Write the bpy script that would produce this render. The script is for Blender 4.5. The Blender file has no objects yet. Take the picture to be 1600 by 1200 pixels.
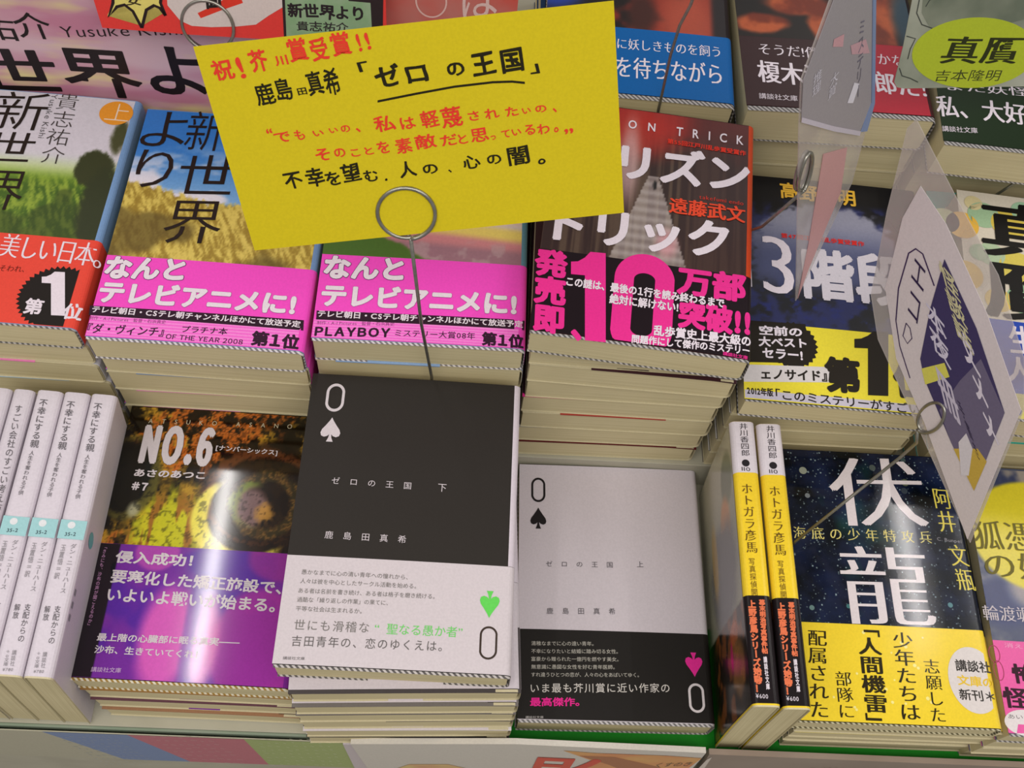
import bpy, bmesh, math, random
import numpy as np
from mathutils import Matrix, Vector
random.seed(7)
SC = bpy.context.scene
MM = 0.001

# ------------------------------------------------------------------ camera
F_PX = 1680.9
CA, CR, CW = .50755, .13611, -.09457
CAM = np.array([76.70, -117.05, 478.63])
def rotmat(a, r, w):
    ca, sa, cr, sr, cw, sw = math.cos(a), math.sin(a), math.cos(r), math.sin(r), math.cos(w), math.sin(w)
    X = np.array([[1,0,0],[0,ca,-sa],[0,sa,ca]]); Z1 = np.array([[cr,-sr,0],[sr,cr,0],[0,0,1]]); Z2 = np.array([[cw,-sw,0],[sw,cw,0],[0,0,1]])
    return Z2 @ X @ Z1
RM = rotmat(CA, CR, CW)
cam = bpy.data.objects.new('camera', bpy.data.cameras.new('camera'))
SC.collection.objects.link(cam)
cam.data.sensor_fit = 'HORIZONTAL'; cam.data.sensor_width = 36.0
cam.data.lens = 36.0 * F_PX / 1600.0
cam.data.clip_start = 0.01; cam.data.clip_end = 50
mw = Matrix.Identity(4)
for i in range(3):
    for j in range(3): mw[i][j] = RM[i, j]
    mw[i][3] = CAM[i] * MM
cam.matrix_world = mw
SC.camera = cam

# ------------------------------------------------------------------ light
SC.view_settings.view_transform = 'Standard'
SC.view_settings.look = 'None'
SC.view_settings.gamma = 1.0
SC.view_settings.use_curve_mapping = False
SC.view_settings.exposure = -0.72
W_ = bpy.data.worlds.new('world'); SC.world = W_; W_.use_nodes = True
bg = W_.node_tree.nodes['Background']; bg.inputs[0].default_value = (1.0, 0.96, 0.95, 1); bg.inputs[1].default_value = 0.48
def tube_or_fill(x, y, z, lx, ly, power, col=(1.0, 0.96, 0.93)):
    l = bpy.data.lights.new('ceiling_tube_or_fill_light', 'AREA'); l.shape = 'RECTANGLE'; l.size = lx; l.size_y = ly; l.energy = power; l.color = col
    o = bpy.data.objects.new('ceiling_tube_or_fill_light', l); SC.collection.objects.link(o); o.location = (x, y, z)
    return o
tube_or_fill(-0.48, 0.74, 1.9, .036, .60, 5)
tube_or_fill(1.24, 0.80, 1.9, .036, .45, 4)
tube_or_fill(1.48, 0.80, 1.9, .036, .45, 3)
tube_or_fill(-0.9, 2.2, 1.9, .2, 1.2, 6)
tube_or_fill(1.1, 2.2, 1.9, .2, 1.2, 6)
tube_or_fill(0.10, -0.85, 1.40, 2.0, 1.1, 45)  # added broad fill light behind the camera, not a ceiling tube
tube_or_fill(-1.6, 0.3, 1.6, .8, 1.6, 14)  # side fill on the left, added to soften shade
tube_or_fill(1.9, 0.1, 1.6, .8, 1.6, 14)  # matching added fill on the right, no real fixture

# ------------------------------------------------------------------ pixel <-> world
def proj(p):
    q = (np.asarray(p, float) - CAM) @ RM
    return np.array([800 + F_PX*q[0]/-q[2], 600 - F_PX*q[1]/-q[2]])
def ray(px, py):
    return RM @ np.array([(px-800)/F_PX, -(py-600)/F_PX, -1.0])
def on_z(px, py, z):
    d = ray(px, py); return CAM + d*((z-CAM[2])/d[2])
def on_plane(px, py, P0, n):
    d = ray(px, py); return CAM + d*(((P0-CAM)@n)/(d@n))

# ------------------------------------------------------------------ materials
def lin(c):
    o = []
    for v in c[:3]:
        v = v/255.0
        o.append(v/12.92 if v <= .04045 else ((v+.055)/1.055)**2.4)
    return (*o, 1.0)
MATS = {}
def mat(col, rough=.45, spec=.2, kind='plain', metal=0, alpha=1.0, col2=None, scale=1.0):
    key = (tuple(col), rough, spec, kind, metal, alpha, tuple(col2 or ()), scale)
    if key in MATS: return MATS[key]
    m = bpy.data.materials.new(kind); m.use_nodes = True
    nt = m.node_tree; N = nt.nodes; b = N['Principled BSDF']
    b.inputs['Roughness'].default_value = rough; b.inputs['Metallic'].default_value = metal
    b.inputs['Specular IOR Level'].default_value = spec
    L = nt.links.new
    tc = N.new('ShaderNodeTexCoord')
    def noise(sc, det=4, vec=None):
        n = N.new('ShaderNodeTexNoise'); n.inputs['Scale'].default_value = sc; n.inputs['Detail'].default_value = det
        L(vec or tc.outputs['Object'], n.inputs['Vector']); return n
    def ramp(fac, a, bb, lo=.35, hi=.65):
        r = N.new('ShaderNodeValToRGB'); r.color_ramp.elements[0].color = a; r.color_ramp.elements[1].color = bb
        r.color_ramp.elements[0].position = lo; r.color_ramp.elements[1].position = hi
        L(fac, r.inputs[0]); return r
    c = lin(col)
    if kind == 'plain':      # printed paper: a trace of grain
        n = noise(900, 2); k = .94
        r = ramp(n.outputs['Fac'], (c[0]*k, c[1]*k, c[2]*k, 1), c); L(r.outputs[0], b.inputs['Base Color'])
    elif kind == 'pages':    # cut page edges: fine lines along z
        mp = N.new('ShaderNodeMapping'); mp.inputs['Scale'].default_value = (8, 8, 2600); L(tc.outputs['Object'], mp.inputs[0])
        n = noise(1.0, 3, mp.outputs[0]); n2 = noise(28, 2)
        c2 = lin(col2)
        r = ramp(n.outputs['Fac'], c2, c, .25, .6)
        mx = N.new('ShaderNodeMixRGB'); mx.blend_type = 'MULTIPLY'; mx.inputs[0].default_value = .35
        r2 = ramp(n2.outputs['Fac'], (.82,.82,.78,1), (1,1,1,1)); L(r.outputs[0], mx.inputs[1]); L(r2.outputs[0], mx.inputs[2])
        L(mx.outputs[0], b.inputs['Base Color'])
        bp = N.new('ShaderNodeBump'); bp.inputs['Strength'].default_value = .25; bp.inputs['Distance'].default_value = .0003
        L(n.outputs['Fac'], bp.inputs['Height']); L(bp.outputs[0], b.inputs['Normal'])
    elif kind == 'hatch':    # diagonal hatching of the body cover
        w = N.new('ShaderNodeTexWave'); w.wave_type = 'BANDS'; w.bands_direction = 'DIAGONAL'; w.inputs['Scale'].default_value = scale*235
        L(tc.outputs['Object'], w.inputs['Vector'])
        r = ramp(w.outputs['Fac'], lin(col2), c, .42, .58); L(r.outputs[0], b.inputs['Base Color'])
    elif kind == 'stars':
        v = N.new('ShaderNodeTexVoronoi'); v.inputs['Scale'].default_value = 520; L(tc.outputs['Object'], v.inputs['Vector'])
        r = ramp(v.outputs['Distance'], (.30,.40,.42,1), (0,0,0,1), .10, .30)
        n = noise(55, 6); r2 = ramp(n.outputs['Fac'], lin((6,10,16)), lin((26,36,66)), .38, .72)
        n2 = noise(30, 3); r3 = ramp(n2.outputs['Fac'], (0,0,0,1), lin((14,52,46)), .58, .75)
        a = N.new('ShaderNodeMixRGB'); a.blend_type = 'ADD'; a.inputs[0].default_value = 1; L(r2.outputs[0], a.inputs[1]); L(r3.outputs[0], a.inputs[2])
        nn = noise(420, 2); rr = ramp(nn.outputs['Fac'], (0,0,0,1), (1,1,1,1), .48, .66)
        m2 = N.new('ShaderNodeMixRGB'); m2.blend_type = 'MULTIPLY'; m2.inputs[0].default_value = 1; L(r.outputs[0], m2.inputs[1]); L(rr.outputs[0], m2.inputs[2])
        a2 = N.new('ShaderNodeMixRGB'); a2.blend_type = 'ADD'; a2.inputs[0].default_value = 1; L(a.outputs[0], a2.inputs[1]); L(m2.outputs[0], a2.inputs[2])
        L(a2.outputs[0], b.inputs['Base Color'])
    elif kind == 'cloudy':   # blotchy print
        n = noise(scale, 4); r = ramp(n.outputs['Fac'], c, lin(col2), .35, .68); L(r.outputs[0], b.inputs['Base Color'])
    elif kind == 'poster':   # soft pink, mauve and yellow washes
        mp = N.new('ShaderNodeMapping'); mp.inputs['Scale'].default_value = (7, 7, 26); L(tc.outputs['Object'], mp.inputs[0])
        n = noise(1.3, 3, mp.outputs[0]); r = ramp(n.outputs['Fac'], lin((196,132,156)), c, .36, .6)
        n2 = noise(1.9, 3, mp.outputs[0]); r2 = ramp(n2.outputs['Fac'], (0,0,0,1), (1,1,1,1), .54, .7)
        mx = N.new('ShaderNodeMixRGB'); L(r2.outputs[0], mx.inputs[0]); L(r.outputs[0], mx.inputs[1]); mx.inputs[2].default_value = lin((226,212,150))
        L(mx.outputs[0], b.inputs['Base Color'])
    elif kind == 'metal':
        n = noise(300, 2); r = ramp(n.outputs['Fac'], (c[0]*.8, c[1]*.8, c[2]*.8, 1), c); L(r.outputs[0], b.inputs['Base Color'])
    elif kind == 'film':     # clear plastic sleeve with a milky surface
        n = noise(35, 3); r = ramp(n.outputs['Fac'], c, lin(col2 or col)); L(r.outputs[0], b.inputs['Base Color'])
        mr = N.new('ShaderNodeMapRange'); mr.inputs[1].default_value = .3; mr.inputs[2].default_value = .7
        mr.inputs[3].default_value = alpha*.75; mr.inputs[4].default_value = min(1, alpha*1.25)
        L(n.outputs['Fac'], mr.inputs[0]); L(mr.outputs[0], b.inputs['Alpha'])
    elif kind == 'attr':
        a = N.new('ShaderNodeAttribute'); a.attribute_name = 'print'
        n = noise(700, 2); r = ramp(n.outputs['Fac'], (.93,.93,.93,1), (1,1,1,1))
        mx = N.new('ShaderNodeMixRGB'); mx.blend_type = 'MULTIPLY'; mx.inputs[0].default_value = 1; L(a.outputs['Color'], mx.inputs[1]); L(r.outputs[0], mx.inputs[2])
        L(mx.outputs[0], b.inputs['Base Color'])
    MATS[key] = m
    return m
PAGES = mat((208,196,156), .9, .1, 'pages', col2=(188,175,136))
WIRE = mat((158,156,146), .32, .5, 'metal', metal=.85)

# ------------------------------------------------------------------ object helpers
def link(name, me, m=None, parent=None, mats=None):
    o = bpy.data.objects.new(name, me); SC.collection.objects.link(o)
    if m is not None and not me.materials: me.materials.append(m)
    if parent is not None: o.parent = parent
    return o
def thing(name, label, cat, M=None, group=None):
    o = bpy.data.objects.new(name, None); SC.collection.objects.link(o); o.empty_display_size = .01
    o['label'] = label; o['category'] = cat
    if group: o['group'] = group
    if M is not None: o.matrix_world = M
    return o
def mesh(name, verts, faces, smooth=False):
    me = bpy.data.meshes.new(name); me.from_pydata([tuple(float(c)*MM for c in v) for v in verts], [], faces); me.update()
    if smooth: me.shade_smooth()
    return me

class Surf:
    """A flat printed face: origin and axes in world mm; (u,v) in mm on it, w along its normal."""
    def __init__(s, root, O, u, v, T=0, bulge=None, W=0):
        s.root = root; s.O = np.array(O, float); s.u = np.array(u, float); s.u /= np.linalg.norm(s.u)
        v = np.array(v, float); v = v - (v@s.u)*s.u; s.v = v/np.linalg.norm(v); s.n = np.cross(s.u, s.v)
        s.bulge = bulge; s.rough = None; s.base = .45 if bulge else .2
        R4 = root.matrix_world.inverted() if root else Matrix.Identity(4)
        s.inv = R4
    def world(s, a, b, w=0): return s.O + s.u*a + s.v*b + s.n*w
    def uv(s, px, py):
        p = on_plane(px, py, s.O, s.n) - s.O
        return np.array([p@s.u, p@s.v])
    def pxscale(s, a, b, d):   # pixels per mm along direction d (0 = u, 1 = v)
        p = proj(s.world(a, b)); q = proj(s.world(a+(d == 0), b+(d == 1)))
        return float(np.hypot(*(q-p)))
    def put(s, name, UV, faces, col, w=0, parent=None, **kw):
        """flat polygons (list of uv) as a mesh child"""
        vs = []
        for p in UV:
            dz = s.bulge(p[0]) if s.bulge else 0
            q = s.world(p[0], p[1], s.base + w + dz + (p[2] if len(p) > 2 else 0))*MM
            vs.append(tuple(s.inv @ Vector(q)))
        me = bpy.data.meshes.new(name); me.from_pydata(vs, [], faces); me.update()
        if s.rough and 'rough' not in kw: kw['rough'] = s.rough
        me.materials.append(col if isinstance(col, bpy.types.Material) else mat(col, **kw))
        return link(name, me, None, parent or s.root)

GLYPH = {}
SER = {}
def glyph(ch, off, serif):
    off = min(off, .006)
    k = (ch, off, serif)
    if k in GLYPH: return GLYPH[k]
    cu = bpy.data.curves.new('g', 'FONT'); cu.body = ch; cu.size = 1.0; cu.resolution_u = 3
    cu.offset = (min(off, .006) - .012) if serif else min(off, .006)
    cu.fill_mode = 'FRONT'
    o = bpy.data.objects.new('g', cu); SC.collection.objects.link(o)
    dg = bpy.context.evaluated_depsgraph_get()
    me = bpy.data.meshes.new_from_object(o.evaluated_get(dg))
    V = np.array([v.co[:2] for v in me.vertices]).reshape(-1, 2); Fc = [tuple(p.vertices) for p in me.polygons]
    bpy.data.objects.remove(o); bpy.data.curves.remove(cu); bpy.data.meshes.remove(me)
    if serif and len(V):
        n = len(V); VV = [V + np.array([dx, 0]) for dx in (-.02, 0, .02)]; SER[k] = np.repeat(np.arange(3)*.0035, n)
        Fc = [tuple(i + n*j for i in f) for j in range(3) for f in Fc]; V = np.concatenate(VV)
    GLYPH[k] = (V, Fc); return V, Fc
def adv(ch):
    if ch == ' ': return .3
    if ch == '\u3000': return 1.0
    if ord(ch) < 0x2000 or 0xFF0E <= ord(ch) <= 0xFF5A: return None
    return 1.0
def layout(text, off, serif, vertical, track=0, jitter=0, bx=1.0):
    """-> verts (n,2), faces; ink box normalised to 0..1"""
    V, Fc, pen, n, ZZ = [], [], 0.0, 0, []
    rnd = random.Random(hash(len(text)) + 5)
    for ch in text:
        a = adv(ch)
        if ch in ' \u3000': pen += a + track; continue
        v, f = glyph(ch, off, serif)
        if not len(v): continue
        v = v.copy()
        zz = SER.get((ch, min(off, .006), serif))
        zz = np.zeros(len(v)) if zz is None else zz
        if off > .008:      # heavier strokes: the glyph repeated around itself
            rings, r = [(0, 0)], min(off, .03)
            while True:
                m_ = 6 if r < .04 else 12
                rings += [(bx*r*math.cos(2*math.pi*q/m_), r*math.sin(2*math.pi*q/m_)) for q in range(m_)]
                if r >= off - 1e-6: break
                r = min(off, r + .035)
            nv = len(v); zz = np.concatenate([zz + .0108*q for q in range(len(rings))] if serif else [zz + .0035*q for q in range(len(rings))]); v = np.concatenate([v + np.array(d) for d in rings]); f = [tuple(i + nv*k for i in q) for k in range(len(rings)) for q in f]
        if vertical:
            if ch in 'ー―「」『』()…=～':
                c = np.array([.5, .38]); w = v - c
                v = np.stack([w[:, 1], -w[:, 0]], 1) + c
                if ch in 'ー―': v[:, 0] = v[:, 0]
            elif a is None: v[:, 0] += .5 - (v[:, 0].min() + v[:, 0].max())/2
            if ch in '、。': v = v + np.array([.55, .5])
            v = v - np.array([.5, pen]); pen += 1.0 + track
        else:
            if a is None: a = (v[:, 0].max() - v[:, 0].min()) + .14; v = v - np.array([v[:, 0].min() - .07, 0])
            v = v + np.array([pen, 0]); pen += a + track
        if jitter:
            c = v.mean(0); an = rnd.uniform(-1, 1)*jitter*.16; s = 1 + rnd.uniform(-1, 1)*jitter*.12
            ca, sa = math.cos(an), math.sin(an); w = (v - c)*s
            v = np.stack([w[:, 0]*ca - w[:, 1]*sa, w[:, 0]*sa + w[:, 1]*ca], 1) + c + np.array([rnd.uniform(-.04, .04), rnd.uniform(-.06, .06)])*jitter
            ph = rnd.uniform(0, 6)
            v = v + jitter*.022*np.stack([np.sin(v[:, 1]*9 + ph), np.sin(v[:, 0]*8 + ph*2)], 1)
        ZZ.append(zz if zz is not None else np.zeros(len(v))); V.append(v); Fc += [tuple(i + n for i in q) for q in f]; n += len(v)
    V = np.concatenate(V); mn, mx = V.min(0), V.max(0)
    V = (V - mn)/np.maximum(mx - mn, 1e-6); Z = np.concatenate(ZZ)
    return np.concatenate([V, Z[:, None]], 1), Fc
LEV = {}
def T(s, text, p0, p1, h, col, bold=0, serif=False, name='lettering', layer=1, vertical=False, out=None, outw=.03, track=0, jitter=0, bx=1.0, parent=None, rot=False, **kw):
    """horizontal: p0,p1 = ink bottom-left/right pixels, h = ink height px.  vertical: p0,p1 = top/bottom centre pixels, h = column width px."""
    a, b = s.uv(*p0), s.uv(*p1)
    if vertical:
        hw = h/s.pxscale(a[0], a[1], 0); hw1 = hw
        BL = b - np.array([hw/2, 0]); BR = b + np.array([hw/2, 0]); TL = a - np.array([hw/2, 0])
    elif rot:
        BL, BR = a, b; TL = a + np.array([h/s.pxscale(a[0], a[1], 0), 0])
    else:
        BL, BR = a, b; TL = a + np.array([0, h/s.pxscale(a[0], a[1], 1)])
    def make(off, w, c, nm):
        V, Fc = layout(text, off, serif, vertical, track, jitter, bx)
        P = np.concatenate([BL + V[:, :1]*(BR-BL) + V[:, 1:2]*(TL-BL), V[:, 2:]], 1)
        return s.put(nm, P, Fc, c, w, parent, **kw)
    if out is not None:
        # outline: same glyph boxes, grown
        V0, Fc = layout(text, bold, serif, vertical, track, jitter, bx)
        cnt = 12; r = outw*np.linalg.norm((TL-BL) if not vertical else (BR-BL))
        allP, allF = [], []
        P = BL + V0[:, :1]*(BR-BL) + V0[:, 1:2]*(TL-BL)
        for k in range(8):
            an = k*math.pi/4; allF += [tuple(i + k*len(P) for i in f) for f in Fc]
            allP.append(np.concatenate([P + r*np.array([math.cos(an), math.sin(an)]), V0[:, 2:]*.3 + .004*k], 1))
        s.put(name + '_outline', np.concatenate(allP), allF, out, .05*layer, parent, **kw)
        layer += 1
    return make(bold, .05*layer, col, name)
def V(s, text, p0, p1, w, col, **kw): return T(s, text, p0, p1, w, col, vertical=True, **kw)
def poly(s, pts, col, layer=0, name='printed_panel', uvpts=None, step=7, parent=None, **kw):
    uv = [s.uv(*p) for p in pts] if uvpts is None else [np.array(p, float) for p in uvpts]
    bm = bmesh.new(); bm.faces.new([bm.verts.new((p[0], p[1], 0)) for p in uv])
    x0, x1 = min(p[0] for p in uv), max(p[0] for p in uv)
    if s.bulge:
        x = math.ceil(x0/step)*step
        while x < x1:
            bmesh.ops.bisect_plane(bm, geom=bm.verts[:]+bm.edges[:]+bm.faces[:], plane_co=(x, 0, 0), plane_no=(1, 0, 0)); x += step
    bmesh.ops.triangulate(bm, faces=bm.faces[:]); bmesh.ops.recalc_face_normals(bm, faces=bm.faces[:])
    bm.verts.index_update()
    P = [(v.co.x, v.co.y) for v in bm.verts]; Fc = [tuple(v.index for v in f.verts) if f.normal.z > 0 else tuple(v.index for v in reversed(f.verts)) for f in bm.faces]; bm.free()
    return s.put(name, P, Fc, col, .05*layer, parent, **kw)
def disc(s, c, rx, ry=None, col=(255,255,255), layer=0, name='printed_disc', n=32, star=0, px=True, a0=0, vmin=None, umax=None, parent=None, **kw):
    u = s.uv(*c)
    if px: rx /= s.pxscale(u[0], u[1], 0); ry = (ry/s.pxscale(u[0], u[1], 1)) if ry else rx
    ry = ry or rx; P = []
    for k in range(n):
        a = a0 + 2*math.pi*k/n; q = 1 - (star if k % 2 else 0)
        P.append((min(u[0] + rx*q*math.cos(a), umax if umax is not None else 1e9), max(u[1] + ry*q*math.sin(a), vmin if vmin is not None else -1e9)))
    return poly(s, None, col, layer, name, uvpts=P, parent=parent, **kw)
def ringdecal(s, c, rx, ry, wd, col, layer=0, name='printed_ring', n=40, parent=None, stretch=0, vmin=-1e9, **kw):
    u = s.uv(*c); sx, sy = s.pxscale(u[0], u[1], 0), s.pxscale(u[0], u[1], 1)
    P = []
    for r in (0, wd):
        for k in range(n):
            a = 2*math.pi*k/n; sg = stretch if math.sin(a) > 0 else -stretch
            P.append((u[0] + (rx-r)/sx*math.cos(a), max(u[1] + ((ry-stretch-r)*math.sin(a) + sg)/sy, vmin)))
    Fc = [(k, (k+1) % n, n + (k+1) % n, n + k) for k in range(n)]
    return s.put(name, P, Fc, col, .05*layer, parent, **kw)
def one(s, x0, y0, x1, y1, col, layer=1, sl=.04, name='numeral_one', **kw):
    w, h = x1-x0, y1-y0
    pts = [(.56,0),(1,0),(1,1),(.40,1),(.40,.27),(0,.27),(0,.13),(.2,.12),(.4,.07)]
    return poly(s, [(x0+a*w, y0+b*h + sl*a*w) for a, b in pts], col, layer, name, **kw)
def spade(s, c, w, h, col, layer=1, flip=False, name='spade_mark', **kw):
    u = s.uv(*c); sx, sy = s.pxscale(u[0], u[1], 0), s.pxscale(u[0], u[1], 1)
    pts = [(0,.5),(.1,.36),(.28,.16),(.44,0),(.5,-.14),(.45,-.26),(.3,-.31),(.14,-.27),(.05,-.2),(.08,-.34),(.17,-.5)]
    full = pts + [(-x, y) for x, y in reversed(pts[1:])]
    g = -1 if flip else 1
    return poly(s, None, col, layer, name, uvpts=[(u[0]+x*w/sx*g, u[1]+y*h/sy*g) for x, y in full], **kw)

# ------------------------------------------------------------------ books
def bulge(W):
    return lambda x: .5*math.sin(math.pi*min(max(x/W, 0), 1)) - (max(0, x-(W-3.0))**2)*.09
def profile(W, Th, o, n=14):
    """outer line of a cover: from top fore-edge over the spine (x=W) to the bottom fore-edge"""
    b = bulge(W); R = 3.0; pts = []
    for i in range(n+1):
        x = (W-R)*i/n; pts.append((x, Th + b(x) + o))
    for i in range(1, 5):
        a = math.pi/2*(1-i/5); pts.append((W-R + (R+o)*math.cos(a), Th - R + (R+o)*math.sin(a) + .0))
    pts.append((W+o, Th*.5))
    for i in range(0, 4):
        a = -math.pi/2*i/4; pts.append((W-R + (R+o)*math.cos(a), R + (R+o)*math.sin(a)))
    pts.append((W-R, -o*.6)); pts.append((W*.5, -o*.6)); pts.append((0, -o*.6))
    return pts
def sheet(name, W, Th, o, y0, y1, x0, mt, t=.14):
    key = ('sheet', name, W, Th, o, round(y0, 2), round(y1, 2), x0, mt.name)
    if key in LEV: return LEV[key]
    A = profile(W, Th, o); B = profile(W, Th, o - t); n = len(A)
    L_ = A + B[::-1]; m = len(L_)
    vs = [(max(x, x0), y0, z) for x, z in L_] + [(max(x, x0), y1, z) for x, z in L_]
    Fc = [(i, (i+1) % m, m + (i+1) % m, m + i) for i in range(m)]
    Fc = [tuple(reversed(f)) for f in Fc]
    for k in (0, m):
        for i in range(n-1):
            q = (k+i, k+i+1, k+m-2-i, k+m-1-i); Fc.append(q if k else tuple(reversed(q)))
    me = mesh(name, vs, Fc); me.materials.append(mt)
    LEV[key] = me; return me
def pageblock(W, H, Th, curl=0):
    key = ('pages', W, H, Th)
    if key in LEV: return LEV[key]
    b = bulge(W); top = []; nx = 10
    for i in range(nx+1):
        x = .8 + (W-3.2)*i/nx; top.append((x, Th - .35 + b(x)*.95))
    R = 2.2; e = W-1.2
    side = [(e-.6, Th-1.1), (e, Th-2.2), (e, 2.2), (e-.6, .9), (e-1.6, .35)]
    L_ = top + side + [(.8, .35)]; m = len(L_)
    vs = [(x, .8, z) for x, z in L_] + [(x, H-.8, z) for x, z in L_]
    Fc = [tuple(reversed((i, (i+1) % m, m + (i+1) % m, m + i))) for i in range(m)] + [tuple(range(m))[::-1][::-1], tuple(range(2*m-1, m-1, -1))]
    me = mesh('page_block', vs, Fc); LEV[key] = me; return me
def pose_matrix(x, y, zb, rot):
    return Matrix.Translation((x*MM, y*MM, zb*MM)) @ Matrix.Rotation(math.radians(rot), 4, 'Z')
class Book:
    def __init__(s, x, y, ztop, rot, Th, label, jacket, obi=None, obi_h=None, obi_px=None, spine=None, W=105, H=148, group=None, rough=.38, hatch=((176,172,170), (96,94,92)), slip=1.3, body=None, M=None, name='paperback'):
        s.W, s.H, s.Th = W, H, Th
        M = M or pose_matrix(x, y, ztop - Th, rot)
        s.root = r = thing(name, label, 'book', M, group)
        R3 = M.to_3x3(); u = np.array(R3 @ Vector((1,0,0))); v = np.array(R3 @ Vector((0,1,0))); n = np.cross(u, v)
        O = np.array(M.translation)/MM + n*Th
        s.S = Surf(r, O, u, v, bulge=bulge(W))
        pb = link('page_block', pageblock(W, H, Th), PAGES, r)
        hm = mat(hatch[0], .6, .2, 'hatch', col2=hatch[1]) if hatch else mat(body or (200,196,190))
        link('body_cover', sheet('body_cover', W, Th, .05, 0, H, .5, hm), hm, r)
        s.slip = slip; s.jmat = mat(jacket, rough)
        link('dust_jacket', sheet('dust_jacket', W, Th, .18, slip, H, 0, s.jmat), s.jmat, r)
        if obi:
            if obi_px is not None: obi_h = float(s.S.uv(*obi_px)[1])
            s.obi_h = obi_h
            om = mat(obi, rough); link('paper_band', sheet('paper_band', W, Th, .34, slip+.3, obi_h, 0, om), om, r)
        if spine:
            # spine stripe in a colour of its own
            A = [p for p in profile(W, Th, .24) if p[0] >= W-3.05 and p[1] > Th*.4]
            y0 = (obi_h if obi else slip) + .2
            vs = [(x_, y0, z_) for x_, z_ in A] + [(x_, H-.1, z_) for x_, z_ in A]; k = len(A)
            link('spine_strip', mesh('spine_strip', vs, [tuple(reversed((i, i+1, k+i+1, k+i))) for i in range(k-1)]), mat(spine, rough), r)
    def flap(s, col, f0, f1):
        # the folded-in flap of the paper band or jacket, a thin coloured line above the pages
        y0, y1 = -.25, 30; z0, z1 = s.Th - .35, s.Th + .32; x0, x1 = f0*s.W, f1*s.W
        b = bulge(s.W); n = 6; vs = []
        for i in range(n+1):
            x = x0 + (x1-x0)*i/n
            vs += [(x, y0, z0 + b(x)), (x, y0, z1 + b(x)), (x, y1, z1 + b(x)), (x, y1, z0 + b(x))]
        Fc = []
        for i in range(n):
            a = 4*i; Fc += [(a, a+4, a+5, a+1), (a+1, a+5, a+6, a+2), (a+2, a+6, a+7, a+3), (a+3, a+7, a+4, a)]
        Fc += [(0, 1, 2, 3), (4*n, 4*n+3, 4*n+2, 4*n+1)]
        link('jacket_flap', mesh('jacket_flap', vs, Fc), mat(col, .5), s.root)
    def art(s, fn, v0, v1, w, u0=0, u1=None, step=.8, rough=.38, name='cover_print', lift=.02, seed=1):
        u1 = u1 if u1 is not None else s.W-3.0
        nx, ny = max(2, int((u1-u0)/step)), max(2, int((v1-v0)/step))
        U, Vv = np.meshgrid(np.linspace(u0, u1, nx+1), np.linspace(v0, v1, ny+1))
        b = bulge(s.W); Z = np.vectorize(b)(U[0])[None, :] + s.Th + w + 0*U
        co = np.stack([U, Vv, Z], -1).reshape(-1, 3)*MM
        idx = np.arange((nx+1)*(ny+1)).reshape(ny+1, nx+1)
        q = np.stack([idx[:-1, :-1], idx[:-1, 1:], idx[1:, 1:], idx[1:, :-1]], -1).reshape(-1, 4)
        me = bpy.data.meshes.new(name); me.vertices.add(len(co)); me.vertices.foreach_set('co', co.ravel())
        me.loops.add(q.size); me.loops.foreach_set('vertex_index', q.ravel()); me.polygons.add(len(q))
        me.polygons.foreach_set('loop_start', np.arange(0, q.size, 4)); me.update(calc_edges=True)
        C = fn(U, Vv)       # photo-like print colours 0..255 at (mm, mm)
        C = np.clip(C, 0, 255)/255.0; C = np.where(C <= .04045, C/12.92, ((C+.055)/1.055)**2.4)
        at = me.color_attributes.new('print', 'FLOAT_COLOR', 'POINT')
        at.data.foreach_set('color', np.concatenate([C.reshape(-1, 3), np.ones((len(co), 1))], 1).ravel())
        me.materials.append(mat((0,0,0), rough, .45, 'attr')); me.shade_smooth()
        return link(name, me, None, s.root)

# ------------------------------------------------------------------ numpy noise for printed pictures
def vnoise(x, y, seed):
    rg = np.random.RandomState(seed).rand(64, 64)
    xi, yi = np.floor(x).astype(int), np.floor(y).astype(int); fx, fy = x-xi, y-yi
    fx, fy = fx*fx*(3-2*fx), fy*fy*(3-2*fy)
    g = lambda a, b: rg[a % 64, b % 64]
    return (g(xi, yi)*(1-fx)+g(xi+1, yi)*fx)*(1-fy) + (g(xi, yi+1)*(1-fx)+g(xi+1, yi+1)*fx)*fy
def fbm(x, y, seed, o=4):
    t, a, s = 0, .5, 0
    for k in range(o): t = t + a*vnoise(x*2**k, y*2**k, seed+k); s += a; a *= .55
    return t/s
def mix(a, b, t):
    a = np.asarray(a, float); b = np.asarray(b, float); t = np.clip(t, 0, 1)[..., None]; return a*(1-t) + b*t
def sm(x, a, b):
    t = np.clip((x-a)/(b-a), 0, 1); return t*t*(3-2*t)
def base(U, c): return np.zeros(U.shape + (3,)) + np.array(c, float)
def blob(U, Vv, cx, cy, rx, ry, soft=.4, n=None):
    d = np.sqrt(((U-cx)/rx)**2 + ((Vv-cy)/ry)**2)
    if n is not None: d = d + n
    return 1 - sm(d, 1-soft, 1+soft)

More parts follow.
